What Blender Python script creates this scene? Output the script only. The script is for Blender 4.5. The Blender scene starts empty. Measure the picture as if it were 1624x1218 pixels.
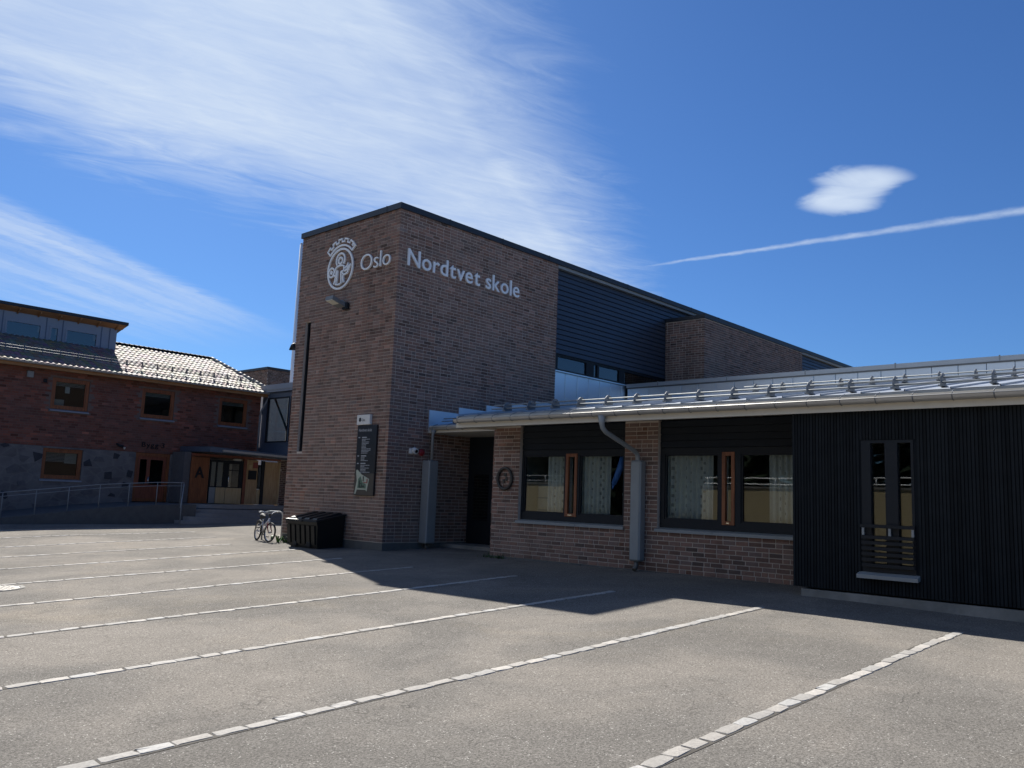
import bpy, math, random
from mathutils import Vector, Matrix
R = math.radians
rng = random.Random(7)
S = bpy.context.scene
COL = S.collection

# ------------------------------------------------------------------ camera
# world axes follow the school: +X runs along the tower's right face, +Y along its left face
AZ, PITCH, ROLL, CAMH = R(47.23), R(7.76), R(-2.19), 1.7
_s, _c = math.sin(AZ), math.cos(AZ)
_right = Vector((_c, -_s, 0)); _fw = Vector((_s, _c, 0))
_fwd = _fw * math.cos(PITCH) + Vector((0, 0, math.sin(PITCH)))
_down = _fwd.cross(_right)
_r2 = _right * math.cos(ROLL) + _down * math.sin(ROLL)
_d2 = -_right * math.sin(ROLL) + _down * math.cos(ROLL)
cam = bpy.data.cameras.new('camera'); camo = bpy.data.objects.new('camera', cam); COL.objects.link(camo)
_m = Matrix((_r2, -_d2, -_fwd)).transposed().to_4x4(); _m.translation = (0, 0, CAMH)
camo.matrix_world = _m
cam.sensor_width = 36; cam.lens = 1345 / 1624 * 36; cam.clip_start = 0.1; cam.clip_end = 3000
S.camera = camo

# ------------------------------------------------------------------ sky, sun, exposure
SUN = Vector((3.98, 9.14, 8.52)).normalized()
SKY_STRENGTH, SUN_STRENGTH, EXPOSURE = 0.055, 4.6, 1.0
SKY_TINT = (.32, .55, .88, 1)      # one even tint: a clear, deep blue northern sky
S.view_settings.view_transform = 'Standard'; S.view_settings.look = 'None'
S.view_settings.exposure = EXPOSURE; S.view_settings.gamma = 1
S.view_settings.use_curve_mapping = False
W = bpy.data.worlds.new('World'); S.world = W; W.use_nodes = True
class NT:
    """small helper for node trees"""
    def __init__(s, t): s.t = t; s.n = t.nodes; s.l = t.links
    def new(s, typ, **kw):
        n = s.n.new(typ)
        for k, v in kw.items(): setattr(n, k, v)
        return n
    def put(s, sock, v):
        if hasattr(v, 'is_output') or isinstance(v, bpy.types.NodeSocket): s.l.new(v, sock)
        else: sock.default_value = v
    def math(s, op, a, b=0.0, c=0.0, clamp=False):
        n = s.new('ShaderNodeMath', operation=op, use_clamp=clamp)
        s.put(n.inputs[0], a); s.put(n.inputs[1], b); s.put(n.inputs[2], c)
        return n.outputs[0]
    def step(s, x, lo, hi):
        n = s.new('ShaderNodeMapRange', interpolation_type='SMOOTHSTEP'); n.clamp = True
        s.put(n.inputs[0], x); s.put(n.inputs[1], lo); s.put(n.inputs[2], hi)
        n.inputs[3].default_value = 0; n.inputs[4].default_value = 1
        return n.outputs[0]
    def noise(s, vec, scale, detail=4, rough=.55, dist=0.0, dim='3D'):
        n = s.new('ShaderNodeTexNoise', noise_dimensions=dim)
        if vec is not None: s.l.new(vec, n.inputs['Vector'])
        n.inputs['Scale'].default_value = scale; n.inputs['Detail'].default_value = detail
        n.inputs['Roughness'].default_value = rough; n.inputs['Distortion'].default_value = dist
        return n.outputs[0]
    def mix(s, f, a, b, mode='MIX'):
        n = s.new('ShaderNodeMix', data_type='RGBA', blend_type=mode)
        s.put(n.inputs[0], f); s.put(n.inputs[6], a); s.put(n.inputs[7], b)
        return n.outputs[2]
    def comb(s, x, y, z=0.0):
        n = s.new('ShaderNodeCombineXYZ'); s.put(n.inputs[0], x); s.put(n.inputs[1], y); s.put(n.inputs[2], z)
        return n.outputs[0]

def build_world():
    t = NT(W.node_tree); t.n.clear()
    out = t.new('ShaderNodeOutputWorld'); bg = t.new('ShaderNodeBackground')
    t.l.new(bg.outputs[0], out.inputs[0]); bg.inputs[1].default_value = SKY_STRENGTH
    sky = t.new('ShaderNodeTexSky', sky_type='NISHITA')
    sky.sun_disc = False; sky.sun_elevation = math.asin(SUN.z)
    sky.sun_rotation = math.atan2(SUN.x, SUN.y)
    sky.altitude = 150; sky.air_density = 1.0; sky.dust_density = .35; sky.ozone_density = 2.2
    tc = t.new('ShaderNodeTexCoord'); sep = t.new('ShaderNodeSeparateXYZ'); t.l.new(tc.outputs['Generated'], sep.inputs[0])
    zz = t.math('MAXIMUM', sep.outputs[2], 0.03)
    px = t.math('DIVIDE', sep.outputs[0], zz); py = t.math('DIVIDE', sep.outputs[1], zz)   # a flat layer high above
    P = t.comb(px, py)
    up = t.step(sep.outputs[2], 0.04, 0.14)
    def lin(a, b, c):  # a*px+b*py+c
        return t.math('ADD', t.math('MULTIPLY_ADD', px, a, c), t.math('MULTIPLY', py, b))
    # streak coordinates: along (1,-.32)
    u = lin(.952, -.305, 0); v = lin(.305, .952, 0)
    fine = t.noise(t.comb(t.math('MULTIPLY', u, 1.3), t.math('MULTIPLY', v, 4.6)), 1.5, 8, .62, .9)
    fine2 = t.noise(t.comb(t.math('MULTIPLY', u, 4.0), t.math('MULTIPLY', v, 11)), 1.3, 7, .68, .9)
    broad = t.noise(P, 1.5, 3, .5, .3)
    wob = t.math('MULTIPLY', t.math('SUBTRACT', t.noise(t.comb(t.math('MULTIPLY', u, 1.9), t.math('MULTIPLY', v, 5.2)), 1.6, 8, .66, 1.0), .5), .8)
    wob2 = t.math('MULTIPLY', t.math('SUBTRACT', broad, .5), .5)
    e1 = t.math('ADD', t.math('ADD', lin(0.05, -1, 2.52), wob), wob2)                    # lower left edge of the veil
    e2 = t.math('ADD', t.math('ADD', lin(-.45, .89, -.55), t.math('MULTIPLY', wob, .42)), t.math('MULTIPLY', wob2, .3))   # right edge
    m = t.math('MULTIPLY', t.step(e1, -.30, .50), t.step(e2, -.20, .30))
    body = t.math('MULTIPLY_ADD', t.step(fine, .2, .8), .26, .86)
    body = t.math('MULTIPLY', body, t.math('MULTIPLY_ADD', t.step(broad, .25, .7), .30, .80))
    body = t.math('MULTIPLY', body, t.math('MULTIPLY_ADD', t.step(fine2, .3, .7), .16, .88))
    # a long straight filament inside the veil
    fil = t.math('ABSOLUTE', t.math('ADD', lin(-.44, .9, -.775), t.math('MULTIPLY', wob, .06)))
    body = t.math('ADD', body, t.math('MULTIPLY', t.step(t.math('MULTIPLY', fil, -1), -.05, -.003), .10))
    veil = t.math('MULTIPLY', m, body)
    # lower streak on the left
    l2 = t.math('ADD', lin(-.53, .85, -2.36), t.math('MULTIPLY', wob, .22))
    st = t.math('MULTIPLY', t.step(l2, -.04, .12), t.step(t.math('MULTIPLY', l2, -1), -2.0, -.05))
    st = t.math('MULTIPLY', st, t.step(t.math('MULTIPLY', px, -1), -3.3, -1.6))
    n2 = t.noise(t.comb(t.math('MULTIPLY', lin(.85, .53, 0), .5), t.math('MULTIPLY', l2, 4)), 1.6, 5, .6, .3)
    st = t.math('MULTIPLY', st, t.math('MULTIPLY_ADD', t.step(n2, .25, .75), .5, .2))
    # small lens cloud
    nn = t.noise(P, 5.5, 4, .6, .5)
    def lobe(cx, cy, hu, hv):
        a = t.math('DIVIDE', lin(.84, -.54, -.84*cx+.54*cy), hu); b = t.math('DIVIDE', lin(.54, .84, -.54*cx-.84*cy), hv)
        a = t.math('ADD', a, t.math('MULTIPLY', t.math('SUBTRACT', nn, .5), 1.3)); b = t.math('ADD', b, t.math('MULTIPLY', t.math('SUBTRACT', nn, .5), .9))
        q = t.math('ADD', t.math('POWER', t.math('ABSOLUTE', a), 2.4), t.math('POWER', t.math('ABSOLUTE', b), 2.0))
        return t.step(t.math('MULTIPLY', q, -1), -2.9, .1)
    puff = t.math('MAXIMUM', lobe(2.515, .905, .105, .075), lobe(2.655, 1.035, .10, .075))
    puff = t.math('MAXIMUM', puff, t.math('MULTIPLY', lobe(2.59, .97, .085, .11), .92))
    puff = t.math('MULTIPLY', puff, t.math('MULTIPLY_ADD', nn, .5, .66))
    # vapour trail
    tt = lin(.102, -.9948, -.102 * 2.94 + .9948 * 1.92)
    wob3 = t.math('MULTIPLY', t.math('SUBTRACT', t.noise(P, 9, 5, .65), .5), .06)
    dd = t.math('ABSOLUTE', t.math('ADD', lin(.9948, .102, -.9948 * 2.94 - .102 * 1.92), wob3))
    ww = t.math('MULTIPLY_ADD', t.math('MAXIMUM', tt, 0), .016, .013)
    tr = t.step(t.math('MULTIPLY', t.math('DIVIDE', dd, ww), -1), -1.9, .0)
    tr = t.math('MULTIPLY', tr, t.step(tt, -.22, .25))
    tr = t.math('MULTIPLY', tr, t.math('MULTIPLY_ADD', t.noise(P, 11, 5, .65), 1.1, .10))
    tr = t.math('MULTIPLY', tr, t.step(t.math('MULTIPLY', tt, -1), -4.5, -2.5))
    den = t.math('MAXIMUM', t.math('MAXIMUM', t.math('MULTIPLY', veil, .80), st), t.math('MAXIMUM', puff, t.math('MULTIPLY', tr, .7)))
    den = t.math('MULTIPLY', t.math('MINIMUM', den, .96), up)
    cloudcol = (5.9, 6.9, 8.4, 1)
    deep = t.mix(1.0, sky.outputs[0], SKY_TINT, 'MULTIPLY')
    t.l.new(t.mix(den, deep, cloudcol), bg.inputs[0])
build_world()
sl = bpy.data.lights.new('sun', 'SUN'); sl.energy = SUN_STRENGTH; sl.angle = R(.53); sl.color = (1, .955, .88)
so = bpy.data.objects.new('sun', sl); COL.objects.link(so)
so.rotation_euler = SUN.to_track_quat('Z', 'Y').to_euler(); so.location = SUN * 200

# ------------------------------------------------------------------ materials
MATS = {}
def mat(name, col, rough=.7, metal=0.0, var=.25, vscale=6.0, bump=0.0, bscale=60.0, spec=.5, tint=None, attr=False, streak=0.0, var2=0.0, v2scale=.6, col2=None):
    m = bpy.data.materials.new(name); m.use_nodes = True; t = NT(m.node_tree); b = t.n['Principled BSDF']
    b.inputs['Roughness'].default_value = rough; b.inputs['Metallic'].default_value = metal
    b.inputs['Specular IOR Level'].default_value = spec
    g = t.new('ShaderNodeNewGeometry'); pos = g.outputs['Position']
    c = (*col, 1)
    if attr:
        a = t.new('ShaderNodeAttribute', attribute_name='tint'); c = a.outputs['Color']
    if col2 is not None:
        f = t.step(t.noise(pos, v2scale, 5, .6, .4), .4, .66)
        c = t.mix(t.math('MULTIPLY', f, max(var2, .01)), c, (*col2, 1))
    if streak > 0:   # rain-washed grime running down the wall
        mp = t.new('ShaderNodeMapping'); mp.inputs['Scale'].default_value = (2.6, 2.6, .22); t.l.new(pos, mp.inputs[0])
        g1 = t.math('MULTIPLY', t.step(t.noise(mp.outputs[0], 1.0, 6, .65, .3), .50, .72), streak)
        c = t.mix(g1, c, t.mix(1.0, c, (.50, .47, .47, 1), 'MULTIPLY'))
        mp2 = t.new('ShaderNodeMapping'); mp2.inputs['Scale'].default_value = (4.2, 4.2, .7); mp2.inputs['Location'].default_value = (3, 7, 1); t.l.new(pos, mp2.inputs[0])
        g2 = t.math('MULTIPLY', t.step(t.noise(mp2.outputs[0], 1.0, 6, .7, .5), .66, .80), streak*.6)
        c = t.mix(g2, c, (.42, .39, .36, 1))
    if var > 0:
        n = t.noise(pos, vscale, 5, .6)
        k = t.math('MULTIPLY_ADD', n, 2 * var, 1 - var)
        c = t.mix(1.0, c, t.comb(k, k, k), 'MULTIPLY')
    t.put(b.inputs['Base Color'], c)
    if var > 0:
        t.put(b.inputs['Roughness'], t.math('MULTIPLY_ADD', t.noise(pos, vscale * .7, 4), .25, rough - .125, clamp=True))
    if bump > 0:
        bp = t.new('ShaderNodeBump'); bp.inputs['Strength'].default_value = bump; bp.inputs['Distance'].default_value = .01
        t.l.new(t.noise(pos, bscale, 4, .65), bp.inputs['Height']); t.l.new(bp.outputs[0], b.inputs['Normal'])
    MATS[name] = m
    return m

def mat_asphalt():
    m = bpy.data.materials.new('asphalt'); m.use_nodes = True; t = NT(m.node_tree); b = t.n['Principled BSDF']
    pos = t.new('ShaderNodeNewGeometry').outputs['Position']
    big = t.noise(pos, .35, 5, .6, .6); mid = t.noise(pos, 1.7, 5, .65, .4); fine = t.noise(pos, 60, 3, .75); fine2 = t.noise(pos, 130, 2, .75)
    k = t.math('MULTIPLY_ADD', t.step(big, .25, .75), .34, .84)
    k = t.math('MULTIPLY', k, t.math('MULTIPLY_ADD', mid, .36, .82))
    k = t.math('MULTIPLY', k, t.math('MULTIPLY_ADD', t.step(fine, .34, .66), .74, .66))
    k = t.math('MULTIPLY', k, t.math('MULTIPLY_ADD', t.step(fine2, .34, .66), .50, .78))
    # worn, paler patches and greyer repairs
    warm = t.mix(t.step(big, .42, .6), (.158, .148, .134, 1), (.178, .163, .144, 1))
    c = t.mix(1.0, warm, t.comb(k, k, k), 'MULTIPLY')
    v = t.new('ShaderNodeTexVoronoi', feature='F1'); v.inputs['Scale'].default_value = 42; t.l.new(pos, v.inputs['Vector'])
    fleck = t.math('MULTIPLY', t.step(t.math('MULTIPLY', v.outputs['Distance'], -1), -.26, -.15),
                   t.step(t.noise(pos, 17, 2, .5), .54, .60))
    c = t.mix(t.math('MULTIPLY', fleck, .85), c, (.55, .53, .49, 1))
    # hairline cracks
    vv = t.new('ShaderNodeTexVoronoi', feature='DISTANCE_TO_EDGE'); vv.inputs['Scale'].default_value = .42
    w = t.new('ShaderNodeVectorMath', operation='ADD'); t.l.new(pos, w.inputs[0])
    nz = t.new('ShaderNodeTexNoise'); nz.inputs['Scale'].default_value = 1.6; nz.inputs['Detail'].default_value = 5; t.l.new(pos, nz.inputs['Vector'])
    sc = t.new('ShaderNodeVectorMath', operation='SCALE'); t.l.new(nz.outputs['Color'], sc.inputs[0]); sc.inputs['Scale'].default_value = 1.3
    t.l.new(sc.outputs[0], w.inputs[1]); t.l.new(w.outputs[0], vv.inputs['Vector'])
    crack = t.math('MULTIPLY', t.step(t.math('MULTIPLY', vv.outputs['Distance'], -1), -.0045, -.0012), t.step(t.noise(pos, .8, 2), .42, .58))
    c = t.mix(t.math('MULTIPLY', crack, .3), c, (.035, .033, .03, 1))
    # oil and damp stains
    st = t.math('MULTIPLY', t.step(t.noise(pos, .55, 6, .7, 1.4), .56, .76), .42)
    c = t.mix(st, c, (.075, .072, .070, 1))
    dust = t.math('MULTIPLY', t.step(t.noise(pos, .28, 6, .68, .9), .52, .70), .45)
    c = t.mix(dust, c, t.mix(1.0, c, (1.32, 1.24, 1.10, 1), 'MULTIPLY'))
    t.l.new(c, b.inputs['Base Color'])
    b.inputs['Roughness'].default_value = .95; b.inputs['Specular IOR Level'].default_value = .06
    h = t.math('ADD', t.math('MULTIPLY', fine, 1.0), t.math('MULTIPLY', fine2, .5)); h = t.math('SUBTRACT', h, t.math('MULTIPLY', crack, .8))
    bp = t.new('ShaderNodeBump'); bp.inputs['Strength'].default_value = .55; bp.inputs['Distance'].default_value = .010
    t.l.new(h, bp.inputs['Height']); t.l.new(bp.outputs[0], b.inputs['Normal'])
    MATS['asphalt'] = m; return m

def mat_glass(name, ior=1.9, tint=(.80, .84, .84), wavy=.0):
    m = bpy.data.materials.new(name); m.use_nodes = True; t = NT(m.node_tree); t.n.clear()
    out = t.new('ShaderNodeOutputMaterial'); tr = t.new('ShaderNodeBsdfTransparent'); gl = t.new('ShaderNodeBsdfGlossy')
    tr.inputs[0].default_value = (*tint, 1); gl.inputs['Roughness'].default_value = 0.012; gl.inputs['Color'].default_value = (.95, .96, .97, 1)
    geo = t.new('ShaderNodeNewGeometry'); pos = geo.outputs['Position']
    fr = t.new('ShaderNodeFresnel')    # same reflectance from both faces of the pane
    t.put(fr.inputs['IOR'], t.math('MULTIPLY_ADD', geo.outputs['Backfacing'], 1/ior-ior, ior))
    bp = t.new('ShaderNodeBump'); bp.inputs['Strength'].default_value = .05; bp.inputs['Distance'].default_value = .004
    t.l.new(t.noise(pos, 1.6, 2), bp.inputs['Height']); t.l.new(bp.outputs[0], gl.inputs['Normal'])
    mx = t.new('ShaderNodeMixShader'); t.l.new(fr.outputs[0], mx.inputs[0]); t.l.new(tr.outputs[0], mx.inputs[1]); t.l.new(gl.outputs[0], mx.inputs[2])
    t.l.new(mx.outputs[0], out.inputs[0]); MATS[name] = m; return m

def mat_wood(name, col, dark, axis=2, rough=.6):
    m = bpy.data.materials.new(name); m.use_nodes = True; t = NT(m.node_tree); b = t.n['Principled BSDF']
    pos = t.new('ShaderNodeNewGeometry').outputs['Position']
    mp = t.new('ShaderNodeMapping'); s = [9, 9, 9]; s[axis] = .7; mp.inputs['Scale'].default_value = s; t.l.new(pos, mp.inputs[0])
    n = t.noise(mp.outputs[0], 2.2, 6, .65, 1.2)
    t.l.new(t.mix(t.step(n, .34, .68), (*dark, 1), (*col, 1)), b.inputs['Base Color']); b.inputs['Roughness'].default_value = rough
    MATS[name] = m; return m

def mat_curtain():
    m = bpy.data.materials.new('curtain_cloth'); m.use_nodes = True; t = NT(m.node_tree); b = t.n['Principled BSDF']
    a = t.new('ShaderNodeAttribute', attribute_name='tint')   # cloth coordinates: r along, g up
    sp = t.new('ShaderNodeSeparateColor'); t.l.new(a.outputs['Color'], sp.inputs[0])
    def sq(ch, period, w):
        f = t.math('FRACT', t.math('DIVIDE', ch, period)); return t.math('LESS_THAN', t.math('ABSOLUTE', t.math('SUBTRACT', f, .5)), w)
    s1 = t.math('MULTIPLY', sq(sp.outputs[0], .34, .06), sq(sp.outputs[1], .17, .17))
    s1 = t.math('MAXIMUM', s1, t.math('MULTIPLY', sq(t.math('ADD', sp.outputs[0], .09), .34, .045), sq(t.math('ADD', sp.outputs[1], .08), .17, .13)))
    c = t.mix(t.math('MULTIPLY', s1, .75), (.62, .60, .56, 1), (.22, .20, .20, 1))
    pos = t.new('ShaderNodeNewGeometry').outputs['Position']
    k = t.math('MULTIPLY_ADD', t.noise(pos, 12, 4), .3, .85); c = t.mix(1.0, c, t.comb(k, k, k), 'MULTIPLY')
    t.l.new(c, b.inputs['Base Color']); b.inputs['Roughness'].default_value = .95; b.inputs['Specular IOR Level'].default_value = .1
    MATS['curtain_cloth'] = m; return m

mat_asphalt(); mat_glass('window_glass', 1.52); mat_glass('link_glass', 1.7, (.75, .8, .8)); mat_glass('old_glass', 1.36, (.7, .75, .75)); mat_glass('sky_glass', 1.95, (.45, .5, .52)); mat_curtain()
mat('brick', (.2, .12, .09), .85, attr=True, var=.22, vscale=22, bump=.5, bscale=90, spec=.3, col2=(.24, .185, .16), var2=.38, v2scale=.42, streak=.45)
mat('plain_brick', (.07, .048, .042), .9, var=.3, vscale=8)
mat('mortar', (.52, .455, .40), .95, var=.22, vscale=5, bump=.6, bscale=120, spec=.2, streak=.45)
mat('old_brick', (.15, .07, .055), .9, attr=True, var=.22, vscale=14, bump=.4, bscale=60, spec=.2, col2=(.14, .085, .075), var2=.5, v2scale=.7)
mat('old_mortar', (.17, .13, .115), .95, var=.2, spec=.2)
mat('far_brick', (.17, .105, .085), .9, attr=True, var=.2, spec=.2)
mat('concrete', (.27, .26, .24), .9, var=.3, vscale=3, bump=.4, bscale=40, spec=.25, col2=(.12, .12, .11), var2=.6, v2scale=1.2)
mat('step_stone', (.27, .265, .26), .85, var=.25, vscale=5, bump=.3)
mat('dark_concrete', (.13, .13, .125), .92, var=.35, vscale=5, bump=.6, bscale=30, spec=.2)
mat('granite', (.42, .40, .37), .85, attr=True, var=.42, vscale=38, bump=.6, bscale=110, spec=.35)
mat('joint_dirt', (.085, .078, .068), .95, var=.3, vscale=12, spec=.2)
mat('zinc', (.44, .47, .50), .45, metal=.5, var=.12, vscale=1.8, bump=.05, bscale=3)
mat('zinc_wall', (.74, .79, .84), .40, metal=.9, var=.06, vscale=1.2)
mat('galvanised', (.30, .32, .33), .72, metal=.4, var=.2, vscale=9)
mat('dark_galvanised', (.20, .21, .22), .6, metal=.5, var=.2, vscale=9)
mat('gutter_metal', (.46, .45, .43), .5, metal=.45, var=.12, vscale=5)
mat('pipe_grey', (.27, .29, .30), .6, metal=.15, var=.15, vscale=4)
mat('fascia_paint', (.62, .58, .50), .7, var=.12, vscale=4)
mat('dark_board', (.014, .019, .028), .6, var=.25, vscale=3, spec=.2)
mat('clad_board', (.040, .052, .074), .40, var=.2, vscale=2, spec=.5)
mat('slat_stain', (.013, .016, .019), .8, var=.35, vscale=6, spec=.15)
def slat_variety():   # each board weathered a little differently
    m = MATS['slat_stain']; t = NT(m.node_tree); b = t.n['Principled BSDF']; c = b.inputs['Base Color'].links[0].from_socket
    k = t.math('MULTIPLY_ADD', t.new('ShaderNodeObjectInfo').outputs['Random'], .5, .72)
    t.l.new(t.mix(1.0, c, t.comb(k, k, k), 'MULTIPLY'), b.inputs['Base Color'])
slat_variety()
mat('slat_back', (.009, .012, .016), .9, var=.2, spec=.2)
mat('dark_frame', (.012, .016, .022), .5, var=.1, spec=.25)
mat('black_cap', (.032, .037, .045), .45, metal=.3, var=.15, vscale=3)
mat('roof_felt', (.05, .05, .052), .9, var=.2)
mat_wood('orange_wood', (.30, .105, .038), (.17, .055, .020), 2, .5)
mat_wood('pine_soffit', (.42, .22, .09), (.30, .14, .05), 0, .6)
mat_wood('red_wood', (.28, .085, .045), (.17, .05, .028), 2, .5)
mat_wood('ply', (.52, .36, .20), (.38, .23, .11), 2, .55)
mat_wood('pale_ply', (.56, .43, .25), (.46, .33, .17), 2, .5)
mat('sign_white', (.84, .86, .88), .45, var=.05, spec=.4)
mat('panel_white', (.66, .66, .64), .6, var=.06)
mat('sign_black', (.012, .014, .018), .35, var=.1, spec=.5)
mat('sign_text', (.42, .44, .46), .6, var=0)
mat('map_pale', (.40, .44, .36), .6, var=.08)
mat('map_green', (.10, .17, .12), .6, var=.05)
mat('map_dark', (.03, .035, .035), .6, var=0)
mat('map_brown', (.06, .052, .042), .5, var=.1)
mat('map_red', (.28, .06, .05), .6, var=0)
mat('bin_plastic', (.009, .011, .012), .45, var=.2, vscale=7, spec=.3)
mat('black_rubber', (.018, .018, .019), .75, var=.2)
mat('bike_silver', (.52, .52, .55), .32, metal=.55, var=.08)
mat('bike_red', (.22, .025, .03), .35, var=.1)
mat('chrome', (.65, .66, .68), .22, metal=1.0, var=.05)
mat('grip_white', (.62, .62, .6), .55, var=.05)
mat('plastic_white', (.68, .68, .66), .45, var=.05)
mat('plastic_red', (.30, .02, .03), .4, var=.05)
mat('lens_dark', (.01, .01, .012), .15, var=0)
mat('lamp_lens', (.62, .60, .52), .3, var=.05)
mat('stone_render', (.175, .168, .165), .95, var=.22, vscale=2.2, bump=.8, bscale=9, spec=.2, col2=(.105, .10, .105), var2=.6, v2scale=1.4)
def stone_joints():
    m = MATS['stone_render']; t = NT(m.node_tree); b = t.n['Principled BSDF']
    lk = b.inputs['Base Color'].links[0]; c = lk.from_socket
    pos = t.new('ShaderNodeNewGeometry').outputs['Position']
    mp = t.new('ShaderNodeMapping'); mp.inputs['Scale'].default_value = (1.5, 1.5, 2.6); t.l.new(pos, mp.inputs[0])
    v = t.new('ShaderNodeTexVoronoi', feature='F1'); v.inputs['Scale'].default_value = 1.25; t.l.new(mp.outputs[0], v.inputs['Vector'])
    e = t.new('ShaderNodeTexVoronoi', feature='DISTANCE_TO_EDGE'); e.inputs['Scale'].default_value = 1.25; t.l.new(mp.outputs[0], e.inputs['Vector'])
    bw = t.new('ShaderNodeRGBToBW'); t.l.new(v.outputs['Color'], bw.inputs[0])
    k = t.math('MULTIPLY_ADD', bw.outputs[0], .30, .86); c = t.mix(1.0, c, t.comb(k, k, k), 'MULTIPLY')
    c = t.mix(t.math('MULTIPLY', t.step(t.math('MULTIPLY', e.outputs['Distance'], -1), -.07, -.03), .28), c, (.24, .23, .215, 1))
    t.l.new(c, b.inputs['Base Color'])
stone_joints()
mat('dark_stone', (.05, .052, .06), .85, var=.35, vscale=8, bump=.5, bscale=25, spec=.3)
mat('mid_stone', (.12, .118, .122), .9, var=.3, vscale=8, bump=.5, bscale=25)
mat('roof_tile', (.2, .15, .12), .68, attr=True, var=.35, vscale=7, spec=.22)
mat('dormer_metal', (.26, .30, .36), .5, metal=.15, var=.1, vscale=2)
mat('blue_sheet', (.10, .135, .19), .45, metal=.3, var=.12, vscale=2)
mat('inner_wall', (.42, .41, .38), .9, var=.08)
mat('inner_floor', (.2, .16, .11), .6, var=.2)
mat('inner_dark', (.12, .12, .12), .9, var=.1)
mat('blind', (.45, .45, .42), .8, var=.1)
mat('paper', (.70, .70, .68), .8, var=.03)
mat('tube_blue', (.10, .26, .75), .5, var=.2)
mat('yellow_render', (.50, .41, .24), .9, var=.22, vscale=3, bump=.3, spec=.2)
mat('bark', (.09, .065, .045), .95, var=.4, vscale=10, bump=.6)
mat('needle', (.030, .055, .022), .8, attr=True, var=.3, vscale=3, spec=.25)
mat('weed', (.06, .13, .03), .6, attr=True, var=.3, vscale=20, spec=.3)
mat('iron', (.16, .15, .14), .5, metal=.6, var=.3, vscale=30, bump=.5, bscale=120)
mat('flag_white', (.85, .85, .85), .4, var=.05)
mat('bronze', (.055, .050, .045), .5, metal=.3, var=.3, vscale=15)

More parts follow.
